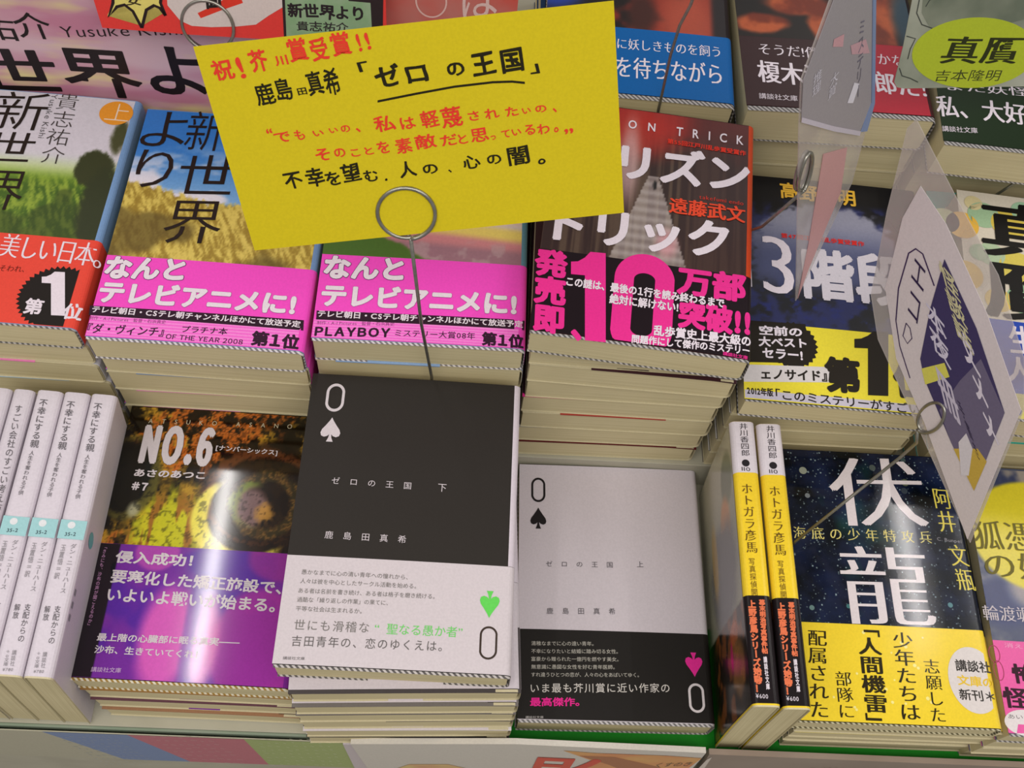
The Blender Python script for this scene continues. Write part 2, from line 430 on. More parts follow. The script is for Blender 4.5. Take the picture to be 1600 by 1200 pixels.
# ================================================================== large structure
def box_part(name, x0, x1, y0, y1, z0, z1, m, parent, bev=.4):
    bm = bmesh.new(); bmesh.ops.create_cube(bm, size=1)
    for v in bm.verts:
        v.co = ((x0+x1)/2 + v.co.x*(x1-x0), (y0+y1)/2 + v.co.y*(y1-y0), (z0+z1)/2 + v.co.z*(z1-z0))
    bmesh.ops.bevel(bm, geom=bm.edges[:], offset=bev, segments=1, affect='EDGES')
    for v in bm.verts: v.co *= MM
    me = bpy.data.meshes.new(name); bm.to_mesh(me); bm.free(); me.materials.append(m)
    o = link(name, me); 
    if parent is not None:
        o.parent = parent; o.matrix_parent_inverse = parent.matrix_world.inverted()
    return o
fl = box_part('floor', -2500, 2500, -2500, 2500, -920, -900, mat((150,146,138), .5, .4, 'cloudy', col2=(136,132,124), scale=6), None); fl['kind'] = 'structure'
Z1, Z2, Z3 = -118.0, -90.0, -22.0
TB = thing('display_table', 'pale stepped bookshop display table that carries all the stacks of paperbacks', 'display table', Matrix.Translation((.05, .15, -.9)))
wood = mat((176,172,152), .5, .3, 'cloudy', col2=(166,162,142), scale=40)
box_part('shelf_step', -440, 620, -5.5, 600, -400, Z1, wood, TB)
box_part('shelf_step', -440, 620, 149.8, 600, Z1, Z2, wood, TB)
box_part('shelf_step', -440, 620, 300.5, 600, Z2, Z3, wood, TB)
box_part('table_base', -420, 600, 30, 580, -900, -400, wood, TB)
box_part('green_mat', 103, 615, -5.9, 60, Z1, Z1+.5, mat((20,140,30), .5), TB, .1)
box_part('price_rail', -438, 618, -7.0, -5.5, Z1-15, Z1-1.0, mat((128,143,122), .25, .5, 'cloudy', col2=(140,150,132), scale=30), TB, .3)

# ================================================================== books
ORD = ['top', 'second', 'third', 'fourth', 'fifth', 'sixth', 'seventh', 'eighth', 'ninth']
WHITE = (204,195,198); INK = (34,30,32); GREY = (112,108,108)
def stack(n, Th, x, y, ztop, rot, desc, jacket, obi, obi_h, dx=0, dy=0, drot=0, jit=1.5, group=None, lab=None, spine=None, mods=None, hatch=None, flap=None, ymin=None, xmin=None, W=105, jr=1.0):
    """the books underneath the top one"""
    rnd = random.Random(len(desc)*31 + n)
    for k in range(1, n):
        px, py, pr = x + dx*k + rnd.uniform(-jit, jit), y + dy*k + rnd.uniform(-jit, jit), rot*max(0, 1-.25*k) + rnd.uniform(-1, 1)*jr
        jk, ob = jacket, obi
        if mods and k in mods:
            mm = mods[k]; px, py, pr = mm.get('x', px), mm.get('y', py), mm.get('rot', pr); jk, ob = mm.get('jacket', jk), mm.get('obi', ob)
        if ymin is not None: py = max(py, ymin)
        if xmin is not None: px = max(px, xmin)
        bk = Book(px, py, ztop - Th*k - .02*k, pr, Th-.75, '%s paperback from the top %s' % (ORD[k], desc), jk, ob, obi_h, group=group, spine=spine, hatch=hatch, body=(196,186,152), W=W)
        if flap and k in flap: bk.flap(*flap[k])

# ---------------------------------------------------------------- black volume with the spade (front centre)
A = Book(-.1, -.1, 0, -.52, 16.2, 'black paperback with a white spade and white paper band, top of the front centre stack', (44,40,36), WHITE, obi_px=(449,867), spine=(206,196,204), rough=.5, hatch=((90,86,84),(186,180,176)))
S = A.S
ringdecal(S, (524,622), 14.5, 22, 4.2, WHITE, stretch=7.5, name='zero_numeral'); spade(S, (517,672), 31, 38, WHITE)
T(S, 'ゼロの王国', (518,757), (642,766), 11, WHITE, track=1.1, name='title_lettering'); T(S, '下', (684,769), (697,770), 12, WHITE)
T(S, '鹿島田真希', (507,842), (634,850), 12, WHITE, track=1.05, name='author_lettering')
c = (120,116,112)
T(S, '愚かなまでに心の清い青年への憧れから、', (471,898), (637,907), 8, c); T(S, '人々は彼を中心としたサークル活動を始める。', (469,912), (650,921), 8, c)
T(S, 'ある者は名前を書き続け、ある者は格子を磨き続ける。', (466,927), (679,937), 8, c); T(S, '過酷な「繰り返しの作業」の果てに、', (464,941), (606,947), 8, c)
T(S, '平等な社会は生まれるか。', (462,955), (565,960), 8, c)
T(S, '世にも滑稽な', (459,985), (576,990), 17, c, track=.1); T(S, '“聖なる愚か者”', (585,991), (722,997), 17, (106,204,96))
T(S, '吉田青年の、恋のゆくえは。', (455,1010), (690,1019), 17, (98,94,92), track=.1); T(S, '講談社文庫', (442,1031), (476,1032), 5, GREY)
spade(S, (765,945), 31, 42, (98,206,86), flip=True); ringdecal(S, (763,1005), 14, 26, 3.2, (60,48,40), stretch=12, name='zero_numeral')
def pose2(bl, br, z, W=105):
    a, b = on_z(*bl, z), on_z(*br, z); d = b - a; return float(a[0]), float(a[1]), math.degrees(math.atan2(d[1], d[0]))
mods = {}
for k, (bl, br) in {1: ((459,1084), (826,1078)), 2: ((470,1105), (816,1095)), 3: ((478,1118), (817,1110)), 4: ((483,1129), (817,1124)), 5: ((490,1142), (803,1141)), 6: ((498,1152), (803,1153))}.items():
    x_, y_, r_ = pose2(bl, br, -16.9*k); x2 = (on_z(*br, -16.9*k)[0] + x_)/2 - 52.5
    mods[k] = dict(x=min(max(x2, -1), 6), y=max(y_, -16), rot=max(min(r_, 2.6), -1.5))
    if k in (5, 6): mods[k].update(jacket=WHITE, obi=(40,38,36) if k == 6 else WHITE)
stack(7, 16.9, 0, 0, 0, 0, 'under the black spade-cover book', (48,44,40), (200,191,196), A.obi_h, mods=mods, spine=(206,196,204), flap={1: ((70,64,64),0,1), 2: ((110,104,100),0,1), 3: ((104,98,96),0,1), 4: ((80,74,72),.4,1), 5: (WHITE,0,1), 6: ((44,40,38),0,1)}, group='paperbacks stacked under the black spade cover')

# ---------------------------------------------------------------- white volume with the spade
B = Book(114.6, .3, -97.6, .74, 19.8, 'white paperback with a black spade and black paper band, lying alone on the green mat', (208,199,204), (32,29,26), obi_px=(960,987), rough=.42, hatch=((190,186,184),(110,108,106)), slip=1.6)
S = B.S
ringdecal(S, (841,766), 11, 19, 3.2, INK, stretch=7.5, name='zero_numeral'); spade(S, (841,810), 25, 33, INK)
T(S, 'ゼロの王国', (853,886), (957,888), 9, (90,86,90), track=1.2, name='title_lettering'); T(S, '上', (995,887), (1005,887), 9, (90,86,90))
T(S, '鹿島田真希', (854,960), (961,961), 10, (90,86,90), track=1.2, name='author_lettering')
c = (188,184,172)
for i, (t, x1) in enumerate((('清稚なまでに心の遠い青年。', 927), ('不幸になりたいと結婚に踏み切る女性。', 965), ('富豪から贈られた一億円を燃やす美女。', 966), ('無意識に愚図な女性を好む青年医師。', 960), ('すれ違うひとつの恋が、人々の心をあばいてゆく。', 998))):
    T(S, t, (830,1009+12.2*i), (x1,1010+12.2*i), 7, c)
T(S, 'いま最も芥川賞に近い作家の', (829,1083), (1046,1083), 15, (206,200,192), bold=.004, track=.08); T(S, '最高傑作。', (828,1104), (905,1104), 14, (228,38,140), bold=.02)
T(S, '講談社文庫', (821,1123), (849,1123), 4, (180,175,170)); spade(S, (1084,1039), 27, 38, (225,45,145), flip=True)
ringdecal(S, (1088,1091), 12.5, 23, 3.8, (214,206,206), stretch=10, name='zero_numeral')

# ---------------------------------------------------------------- gold and brown cover with purple band
N = Book(-103.8, 2.6, -52, -.75, 15.4, 'paperback with mottled gold and black cover and glossy purple band, top of its stack', (40,30,16), (118,42,140), obi_px=(300,857), rough=.085, hatch=((206,200,180),(150,120,60)))
def artN(U, Vv):
    n = fbm(U*.07, Vv*.07, 3, 5); n2 = fbm(U*.2, Vv*.14, 9, 5); n3 = fbm(U*.05, Vv*.03, 21, 4); f = fbm(U*.6, Vv*.5, 41, 4); w = (n2-.5)*.3
    C = mix((26,18,8), (196,150,44), sm(n + (f-.5)*.5, .40, .60)); C = mix(C, (196,104,36), sm(n3, .46, .60)*sm(f, .3, .55)); C = mix(C, (18,12,6), sm(n2, .54, .62)*.9)
    yl = blob(U, Vv, 32, 78, 20, 22, .45, w + (f-.5)*.7); C = mix(C, (204,200,36), yl*.95); C = mix(C, (150,84,36), sm(fbm(U*.25, Vv*.04, 43, 3), .52, .6)*yl*.8)
    C = mix(C, (22,20,10), blob(U, Vv, 8, 106, 14, 22, .2, w)); C = mix(C, (112,104,44), (blob(U, Vv, 7, 106, 16, 24, .08, w*.5) - blob(U, Vv, 5, 107, 13, 21, .08, w*.5))*.7); C = mix(C, (206,204,170), blob(U, Vv, 13, 88, 3, 4, .6)*.7)
    C = mix(C, (30,18,10), blob(U, Vv, 78, 98, 33, 32, .12, w*.6)*.92); C = mix(C, (116,66,34), (blob(U, Vv, 76, 100, 29, 27, .06, w*.5) - blob(U, Vv, 78, 98, 26, 24, .06, w*.5))*.75)
    C = mix(C, (238,224,84), (blob(U, Vv, 70, 86, 27, 25, .05, w*.25) - blob(U, Vv, 75, 90, 24, 22.5, .05, w*.25))*(1-sm(U+Vv, 152, 168)))
    C = mix(C, mix((60,52,24), (150,110,50), sm(f, .45, .6)), (blob(U, Vv, 80, 95, 19, 19, .08, w*.6) - blob(U, Vv, 80, 95, 13, 13, .1, w*.6))*.8)
    C = mix(C, (120,136,50), (blob(U, Vv, 74, 95, 13, 13, .1, w) - blob(U, Vv, 76, 94, 10, 11, .1, w))*(1-sm(U, 70, 80))*.9)
    C = mix(C, (150,118,120), blob(U, Vv, 73, 93, 8, 11, .3, w)*.8); C = mix(C, (206,150,60), blob(U, Vv, 80, 90, 4, 5, .5, w + (f-.5))*.8)
    return mix(C, C*.45, sm(f, .58, .66)*.7)*.97
N.art(artN, N.obi_h-1, 147.6, .2, rough=.085)
def artNo(U, Vv):
    n = fbm(U*.05, Vv*.05, 33, 3)
    C = mix((112,40,148), (84,34,150), sm(n, .4, .62))
    C = mix(C, (170,44,150), blob(U, Vv, 86, 20, 22, 30, .1)*.75); C = mix(C, (206,88,178), blob(U, Vv, 42, 22, 13, 26, .3)); C = mix(C, (206,90,170), blob(U, Vv, 62, 20, 6, 22, .4)*.8)
    C = mix(C, (190,80,170), blob(U, Vv, 30, 66, 11, 10, .12)*.7); C = mix(C, (86,34,150), blob(U, Vv, 53, 30, 3, 30, .4)*.6); C = mix(C, (150,44,140), blob(U, Vv, 92, 66, 16, 12, .15)*.7)
    return mix(C, (24,14,22), 1-sm(U, 10.4, 10.7))
N.art(artNo, N.slip+.4, N.obi_h-.1, .37, rough=.085, name='band_print')
S = N.S; S.rough = .1
T(S, 'ATSUKO ASANO', (232,662), (456,671), 7, (190,180,150), track=1.3); T(S, 'ＮＯ．６', (215,725), (328,731), 64, WHITE, bold=.035, bx=2.4, out=(120,112,100), outw=.008, name='title_lettering')
T(S, '[ナンバーシックス]', (337,706), (433,714), 10, WHITE, bold=.02); T(S, 'あさのあつこ', (209,745), (320,750), 12, WHITE, bold=.03, out=(90,80,60), outw=.008, name='author_lettering'); T(S, '＃７', (205,766), (230,768), 13, WHITE, bold=.04)
T(S, '侵入成功！', (179,880), (300,887), 20, WHITE, bold=.025); T(S, '要塞化した矯正施設で、', (172,911), (439,930), 22, WHITE, bold=.022); T(S, 'いよいよ戦いが始まる。', (166,940), (429,958), 23, WHITE, bold=.02)
T(S, '最上階の心臓部に眠る真実――', (151,1002), (374,1011), 13, WHITE, bold=.015); T(S, '沙布、生きていてくれ！', (147,1021), (308,1030), 13, WHITE, bold=.015); T(S, '講談社文庫', (142,1050), (189,1052), 8, (200,170,205))
V(S, '「きみにも、沙布の声が聞こえるのか」', (165,856), (140,977), 6, (190,140,180))
stack(4, 16.4, -103.8, 2.6, -52, -.6, 'under the gold cover with the purple band', (46,34,20), (112,40,138), N.obi_h, dx=1.2, dy=-.9, jit=.5, jr=.3, xmin=-103, group='paperbacks stacked under the gold and purple cover', flap={1: ((150,110,60),0,1), 2: ((96,60,70),0,1), 3: ((150,110,80),0,1)})

# ---------------------------------------------------------------- starry cover with yellow band (front right)
F = Book(246.6, -3.9, -51, -.2, 13.2, 'paperback with starry night cover and glossy yellow band, top of its stack', (16,20,30), (236,206,52), obi_px=(1400,979), rough=.14, hatch=((186,180,150),(90,84,60)), slip=.8)
me = bpy.data.meshes.new('cover_print')
S = F.S; S.rough = .1
sk = poly(S, None, mat((16,20,30), .085, .3, 'stars'), 0, 'cover_print', uvpts=[(0, F.obi_h), (102, F.obi_h), (102, 147.6), (0, 147.6)]); 
for (x_, y_, r_, cc) in ((1254,736,6,(140,146,132)), (1362,732,5,(74,84,80)), (1413,755,6,(84,92,72)), (1261,775,4,(112,118,122)), (1328,738,4,(60,70,84)), (1410,720,4,(64,80,80)), (1484,946,4,(90,130,136)), (1325,948,3.5,(64,110,110)), (1268,950,4,(100,128,126)), (1412,768,5,(54,62,70))):
    disc(S, (x_, y_), r_, None, cc, 0.5, 'star_disc', n=18)
T(S, '伏', (1302,822), (1452,824), 110, (216,206,208), serif=True, name='title_lettering', layer=2); T(S, '龍', (1322,975), (1464,979), 127, (216,206,208), serif=True, name='title_lettering', layer=2)
T(S, '海底の少年特攻兵', (1240,842), (1456,850), 19, (212,200,118), serif=True, track=.35, layer=2)
V(S, '阿井', (1468,765), (1482,832), 27, (216,200,84), serif=True, layer=2); V(S, '文瓶', (1492,852), (1512,923), 28, (216,200,84), serif=True, layer=2); T(S, 'C. Bunpei', (1464,847), (1502,851), 7, (150,146,150), layer=2)
BK = (46,40,22)
V(S, '志願した', (1453,1031), (1466,1128), 25, BK, serif=True); V(S, '少年たちは', (1408,989), (1422,1125), 31, BK, serif=True, bold=.008); V(S, '「人間機雷」', (1355,985), (1370,1127), 37, BK, serif=True, bold=.016)
V(S, '部隊に', (1316,1050), (1323,1122), 25, BK, serif=True); V(S, '配属された', (1276,986), (1280,1121), 30, BK, serif=True, bold=.006)
disc(S, (1521,1063), 40, 53, (216,208,204), 2, 'round_badge', n=40, umax=101.9); T(S, '講談社', (1493,1049), (1549,1053), 19, (56,52,48), bold=.015, layer=3); T(S, '文庫の', (1496,1071), (1553,1076), 17, (226,190,60), bold=.02, layer=3); T(S, '新刊＊', (1499,1094), (1555,1098), 18, (56,52,48), bold=.01, layer=3)
rn = random.Random(3)
for i in range(22): disc(S, (rn.uniform(1300,1460), rn.uniform(985,1110)), rn.uniform(1.5,3), None, (240,228,140), 0, 'printed_dot', n=8)
stack(5, 13.4, 252.5, -3.5, -51, 0, 'under the starry cover with the yellow band', (20,24,34), (214,190,70), F.obi_h, dx=1.4, dy=.3, jit=.5, jr=.3, xmin=252, group='paperbacks stacked under the starry cover', flap={2: ((206,192,120),0,.6)})

# ---------------------------------------------------------------- folklore cover with pink band (front far right)
K = Book(357.6, -5.2, -58, -1.2, 14.2, 'paperback with big yellow disc and pink band, at the right edge of the front row', (70,76,96), (226,92,160), obi_px=(1548,1000), rough=.25)
def artK(U, Vv):
    n = fbm(U*.05, Vv*.05, 55, 4); C = mix((54,62,92), (150,140,130), sm(n, .42, .6)); C = mix(C, (30,44,96), blob(U, Vv, 10, 70, 16, 14, .3)); C = mix(C, (196,178,160), blob(U, Vv, 26, 78, 12, 12, .4)*.7)
    C = mix(C, (214,198,46), blob(U, Vv, 34, 108, 36, 32, .04)); return C
K.art(artK, K.obi_h-1, 147, .2, rough=.25)
S = K.S
T(S, '狐憑', (1524,858), (1618,862), 46, (112,104,48), serif=True, name='title_lettering'); T(S, 'の娘', (1541,903), (1646,908), 42, (112,104,48), serif=True, name='title_lettering')
T(S, '輪渡颯介', (1537,969), (1640,975), 24, WHITE, serif=True, name='author_lettering'); T(S, '怖', (1583,1068), (1621,1071), 32, (52,22,36), serif=True, bold=.02); T(S, '怪', (1569,1106), (1609,1109), 34, (52,22,36), serif=True, bold=.02)
T(S, '消えた', (1569,1012), (1612,1016), 8, (240,170,205)); disc(S, (1602,1130), 33, 21, (220,212,212), 0, 'oval_badge', n=30); T(S, 'あいつ', (1575,1123), (1610,1125), 7, GREY); poly(S, [(1588,1146), (1590,1132), (1620,1134), (1620,1147)], (226,92,160), 1)
ringdecal(S, (1553,1022), 9, 14, 1.2, (160,60,90)); ringdecal(S, (1560,1048), 8, 16, 1.2, (160,60,90))
stack(4, 15.0, 357.6, -5.0, -58, 0, 'under the yellow disc cover at the right edge', (70,76,96), (222,90,158), K.obi_h, jit=.8, group='paperbacks stacked under the yellow disc cover', jr=.4)

# ---------------------------------------------------------------- field and sky covers with magenta bands
MAG = (238,76,192)
def field(seed, sky0, sky1, g0, g1, hill):
    def f(U, Vv):
        n = fbm(U*.045, Vv*.09, seed, 4); gr = fbm(U*.7 + Vv*.25, Vv*.2, seed+7, 5)
        C = mix(sky1, sky0, sm(Vv, 84, 128)); C = mix(C, (222,218,226), sm(n, .45, .62)*sm(Vv, 132, 96))
        hl = hill(U) + (gr-.5)*8
        G = mix(g0, g1, sm(gr, .34, .66)); G = mix(G, tuple(x*.55 for x in g0), sm(fbm(U*.03, Vv*.03, seed+3, 3), .5, .62)*.7)
        return mix(C, G, 1-sm(Vv, hl-1, hl+1.5))
    return f
OBI_S = ((206,200,196), (150,150,150))
P1 = Book(-106.4, 147.9, 22, -1.07, 18.0, 'paperback with blue sky and golden grass cover and magenta band, top of its stack', (110,140,180), MAG, obi_px=(240,404), spine=(112,144,186), rough=.4, slip=1.5, hatch=((206,202,204),(120,116,118)))
P1.art(field(11, (46,118,196), (120,168,214), (150,124,38), (214,192,92), lambda U: 92 + 6*np.sin(U*.05+2) - sm(U, 60, 100)*16), P1.obi_h-1, 147.6, .2)
P2 = Book(1.6, 153.4, 23, 0, 18.0, 'paperback with pastel sunset cover and magenta band behind the wire stem', (110,150,170), MAG, obi_px=(600,403), spine=(92,140,156), rough=.4, slip=1.5, hatch=((206,202,204),(120,116,118)))
def artP2(U, Vv):
    n = fbm(U*.02, Vv*.12, 61, 4); n2 = fbm(U*.1, Vv*.1, 5, 4)
    C = mix((206,196,196), (216,196,176), sm(n, .4, .6)); C = mix(C, (226,204,92), blob(U, Vv+(U-50)*.06, 90, 72, 60, 5, .5)*.9)
    C = mix(C, (198,128,130), (1-sm(Vv + U*.07, 66+4, 72+4))); C = mix(C, (150,110,120), 1-sm(Vv + U*.05, 62, 68)); C = mix(C, (176,150,150), sm(n2, .5, .6)*(1-sm(Vv, 62, 66))*.6)
    C = mix(C, (66,104,30), 1-sm(Vv + U*.45 + (n2-.5)*8, 76, 79)); return C
P2.art(artP2, P2.obi_h-1, 147.6, .2)
PT = (226,216,224)
S = P1.S
for ch, x0, y0, x1, y1 in (('よ',216,172,286,229), ('り',206,231,263,293), ('新',285,172,343,236), ('世',273,240,362,304), ('界',250,311,340,381)):
    T(S, ch, (x0, y1), (x1, y1+2), y1-y0, (36,26,22), bold=-.004, name='title_lettering')
def magenta(S, b1, b2, bar, s1, s2, extra, ln):
    T(S, 'なんと', b1[0], b1[1], 37, PT, bold=.045, out=(70,30,76), outw=.019, name='band_slogan'); T(S, 'テレビアニメに!', b2[0], b2[1], 36, PT, bold=.045, out=(70,30,76), outw=.0075, name='band_slogan')
    q = [S.uv(*p) for p in bar]; poly(S, None, (44,22,38), 0, 'band_stripe', uvpts=q)
    lo = 2.2; poly(S, None, (242,136,212), 0, 'band_stripe', uvpts=[(0.3, lo), (101.5, lo), (101.5, q[2][1]), (.3, q[3][1])])
    for k in range(6):
        v = lo + 1.2 + (q[3][1]-lo)*k/6.2; poly(S, None, (238,104,202), .4, 'band_stripe', uvpts=[(0.3, v-.5), (101.5, v-.5), (101.5, v+.35), (.3, v+.35)])
    T(S, 'テレビ朝日・CSテレ朝チャンネルほかにて放送予定', s1[0], s1[1], 11, PT, bold=.02)
    T(S, '制作・A-I Pictures　監督・石浜真史', s2[0], s2[1], 6, (130,60,110), layer=1.5)
    for e in extra: T(S, e[0], e[1], e[2], e[3], (50,22,44), bold=e[4], layer=1.5)
magenta(P1.S, ((160,436),(286,441)), ((151,473),(460,494)), [(141,478),(475,501),(474,517),(139,493)], ((143,489),(469,513)), ((139,500),(259,508)),
    [('『ダ・ヴィンチ』',(135,521),(255,528),16,.012), ('プラチナ本',(284,521),(355,525),11,.01), ('ＯＦ ＴＨＥ ＹＥＡＲ ２００８',(259,531),(379,540),8,.01), ('第１位',(391,541),(466,548),24,.04)], 0)
magenta(P2.S, ((504,436),(630,441)), ((500,479),(807,494)), [(495,486),(820,501),(819,516),(494,500)], ((496,496),(817,513)), ((495,508),(616,511)),
    [('ＰＬＡＹＢＯＹ',(491,526),(609,529),15,.04), ('ミステリー大賞08年',(617,527),(742,532),11,.006), ('第１位',(752,541),(818,546),22,.04)], 0)
T(P2.S, '界', (560,374), (668,372), 66, (36,26,22), bold=-.004, name='title_lettering')
stack(6, 18.6, -106.4, 150.6, 22, -1, 'under the golden grass cover', (112,144,186), (234,74,190), P1.obi_h, dx=.2, jit=1.0, ymin=150.8, group='paperbacks stacked under the golden grass cover', jr=.5, flap={1: (MAG,0,.68), 2: ((120,150,190),.15,.7), 3: ((222,150,180),.1,.6), 4: ((212,140,170),.1,.6)})
stack(6, 18.6, 1.6, 153.4, 23, 0, 'under the pastel sunset cover', (112,144,186), (200,196,206), P2.obi_h, jit=.6, ymin=153.0, group='paperbacks stacked under the pastel sunset cover', jr=.3, flap={1: ((140,170,210),.1,.6)})

P0 = Book(-215.9, 153.6, 24, -1.4, 17.4, 'paperback with white sky over green grass and red band, at the left edge', (120,156,196), (226,74,58), obi_px=(80,371), spine=(118,154,196), rough=.4, slip=1.0)
def artP0(U, Vv):
    gr = fbm(U*.6 + Vv*.2, Vv*.18, 71, 5); n = fbm(U*.05, Vv*.05, 72, 3)
    C = mix((206,202,210), (196,206,196), sm(Vv, 110, 96)); G = mix((62,96,22), (136,160,52), sm(gr, .35, .66)); G = mix(G, (44,62,18), sm(n, .52, .66)*.6)
    C = mix(C, mix((190,204,150), (120,156,40), sm(Vv, 100, 88)), 1-sm(Vv, 96, 106)); C = mix(C, G, 1-sm(Vv, 84, 96))
    C = mix(C, (52,58,20), blob(U, Vv, 99, 122, 4, 12, .3, (gr-.5)*.6)*.9); C = mix(C, (46,56,22), blob(U, Vv, 91, 99, 10, 12, .12, (gr-.5)*.4)); C = mix(C, (40,52,22), blob(U, Vv, 98, 74, 9, 26, .2, (gr-.5)*.4))
    return C
P0.art(artP0, P0.obi_h-1, 147.6, .2)
S = P0.S
for ch, x0, y0, x1, y1 in (('新',-20,139,64,203), ('世',-30,203,46,252), ('界',-40,262,28,328)): T(S, ch, (x0, y1), (x1, y1+3), y1-y0, (36,28,22), bold=-.004, name='title_lettering')
V(S, '貴志祐介', (110,149), (80,257), 34, (60,54,50), bold=-.012, name='author_lettering'); T(S, 'Yusuke Kishi', (82,149), (60,217), 9, (70,66,66), rot=True, bold=-.01)
disc(S, (182,178), 26, 19, (228,150,48), 0, 'volume_badge', n=40); T(S, '上', (163,188), (200,191), 27, (232,214,190), bold=-.014)
T(S, '美しい日本。', (-4,402), (154,418), 38, PT, serif=True, track=-.1, name='band_slogan'); T(S, 'とさそわれ、', (-24,424), (38,427), 10, (110,30,20))
disc(S, (90,466), 63, 52, (30,26,22), 0, 'rank_badge', n=84, star=.09, vmin=1.6, umax=99)
poly(S, None, (30,26,22), -.3, 'band_stripe', uvpts=[(.3, 1.6), (52, 1.6), (52, 15), (.3, 15)])
one(S, 66, 425, 102, 493, PT); T(S, '第', (35,491), (64,494), 26, PT, bold=.03); T(S, '位', (96,499), (125,501), 26, PT, bold=.03)
stack(6, 18.3, -215.0, 153.6, 24, -1, 'under the white sky and green grass cover', (196,196,206), (192,190,196), P0.obi_h, jit=1.2, group='paperbacks stacked under the green grass cover', jr=.5, ymin=151, flap={1: ((120,160,204),0,.7), 2: ((228,130,180),0,.7), 3: ((170,190,200),.1,.8)})

# ---------------------------------------------------------------- black and red cover with black and magenta band
R_ = Book(106.4, 148.2, 50, -5.53, 17.0, 'paperback with dark red corridor cover, its black band carrying a huge magenta 10', (52,22,20), (26,14,20), obi_px=(1000,410), spine=(198,70,34), rough=.36, slip=1.6)
def artR(U, Vv):
    n = fbm(U*.5, Vv*.01, 81, 3); n2 = fbm(U*.05, Vv*.05, 83, 4)
    C = mix((46,26,22), (92,74,58), sm(n, .4, .6)*.8); C = mix(C, (156,22,14), sm(Vv + (n2-.5)*20, 118, 144)*.85); C = mix(C, (176,36,22), blob(U, Vv, 44, 132, 20, 16, .6)*.8)
    C = mix(C, (48,22,20), sm(U, 62, 80)*.6)
    cx = 53; w = 2.5 + np.maximum(0, (104-Vv))*.30; cor = np.abs(U-cx) < w
    C = mix(C, (196,188,184), (cor & (Vv < 104))*(.62 + .10*np.sin(Vv*1.1)))
    C = mix(C, (206,170,168), blob(U, Vv, 40, 112, 5, 26, .6)*.75); C = mix(C, (226,150,160), blob(U, Vv, 62, 62, 5, 8, .6)*.6); C = mix(C, (14,10,10), blob(U, Vv, 54, 98, 1, 3, .3)); return C
R_.art(artR, R_.obi_h-3, 147.6, .2)
S = R_.S; RED = (222,52,34); MG = (230,46,142)
T(S, 'ON', (981,202), (1023,208), 13, PT, track=.9, bold=.01); T(S, 'TRICK', (1056,214), (1161,228), 14, PT, track=.75, bold=.01); T(S, 'PRIS', (895,189), (966,199), 13, PT, track=.75, bold=.01)
T(S, '第55回江戸川乱歩賞受賞作', (1042,226), (1165,245), 8, RED, bold=.02)
T(S, 'プリズン', (886,270), (1171,304), 58, PT, bold=.035, name='title_lettering'); T(S, 'トリック', (862,378), (1138,408), 60, PT, bold=.035, name='title_lettering')
T(S, '遠藤武文', (1044,334), (1164,350), 25, (228,74,44), bold=.02, serif=True, name='author_lettering'); T(S, 'takefumi endo', (1092,312), (1161,322), 6, (200,54,40), serif=True)
V(S, '発売即', (862,391), (857,522), 52, MG, bold=.045); T(S, '、', (890,533), (908,535), 18, MG, bold=.05)
one(S, 892, 392, 946, 531, MG, sl=.1); ringdecal(S, (1004,477), 48, 80, 31, MG, 1, 'numeral_zero', stretch=38, vmin=2.2)
T(S, '万部', (1056,461), (1165,475), 46, MG, bold=.04); T(S, '突破!!', (1058,514), (1172,528), 46, MG, bold=.045)
K0 = (24,16,20)
for t, a_, b_, h_ in (('この謎は、最後の１行を読み終わるまで',(884,448),(1131,483),15), ('絶対に解けない!',(951,476),(1059,490),16), ('乱歩賞史上最大級の',(1020,526),(1173,543),17), ('問題作にして傑作のミステリー',(986,538),(1171,556),14)):
    T(S, t, a_, b_, h_, PT, bold=.03, out=K0, outw=.006 if len(t) > 12 else .011, layer=2)
T(S, '講談社文庫', (1129,556), (1168,563), 6, MG, bold=.01)
stack(8, 17.5, 108.6, 151.5, 50, -3, 'under the red corridor cover', (48,24,26), (44,24,34), R_.obi_h, jit=1.0, ymin=151.4, group='paperbacks stacked under the red corridor cover', jr=.8,
      mods={1: dict(x=108.6, y=151.5, rot=-1.2), 2: dict(x=109)}, flap={2: ((60,30,36),.3,1), 4: ((214,44,132),0,.32), 5: ((160,60,50),.2,.75), 6: ((150,146,140),0,.9), 7: ((90,30,30),0,1)})

# ---------------------------------------------------------------- dark blue cover with yellow and black band
D = Book(219.6, 142.0, 6, -2.5, 15.6, 'paperback with dark blue cave cover and bright yellow and black band, atop its stack', (16,16,24), (232,216,58), obi_px=(1285,514), rough=.34, slip=1.0)
def artD(U, Vv):
    n = fbm(U*.08, Vv*.08, 91, 5); n2 = fbm(U*.2, Vv*.3, 93, 4)
    C = mix((12,12,20), (30,36,84), sm(n, .42, .62)); d = ((U-50)/46)**2 + ((Vv-92)/42)**2 + (n2-.5)*.5
    C = mix(C, mix((66,72,110), (142,142,160), sm(Vv, 90, 122)), (1-sm(d, .75, 1.0))*sm(Vv, 62, 84)); C = mix(C, (24,34,96), sm(n2, .55, .7)*(1-sm(Vv, 60, 76))); C = mix(C, (12,12,18), sm(Vv, 128, 134)); return C
D.art(artD, D.obi_h-2, 147.6, .2)
S = D.S; Kb = (34,28,20)
T(S, '高野和明', (1219,311), (1337,325), 26, (226,178,62), bold=.02, name='author_lettering'); T(S, '第47回江戸川乱歩賞受賞作', (1220,373), (1350,387), 8, (210,40,34), bold=.02)
T(S, '13', (1160,447), (1242,466), 90, PT, serif=True, name='title_lettering'); T(S, '階段', (1256,468), (1426,484), 84, (206,200,208), bold=.035, name='title_lettering')
poly(S, [(1152,500), (1258,508), (1258,569), (1156,566)], Kb, 0, 'band_panel'); disc(S, (1237,540), 41, 37, Kb, 0, 'star_badge', n=52, star=.1)
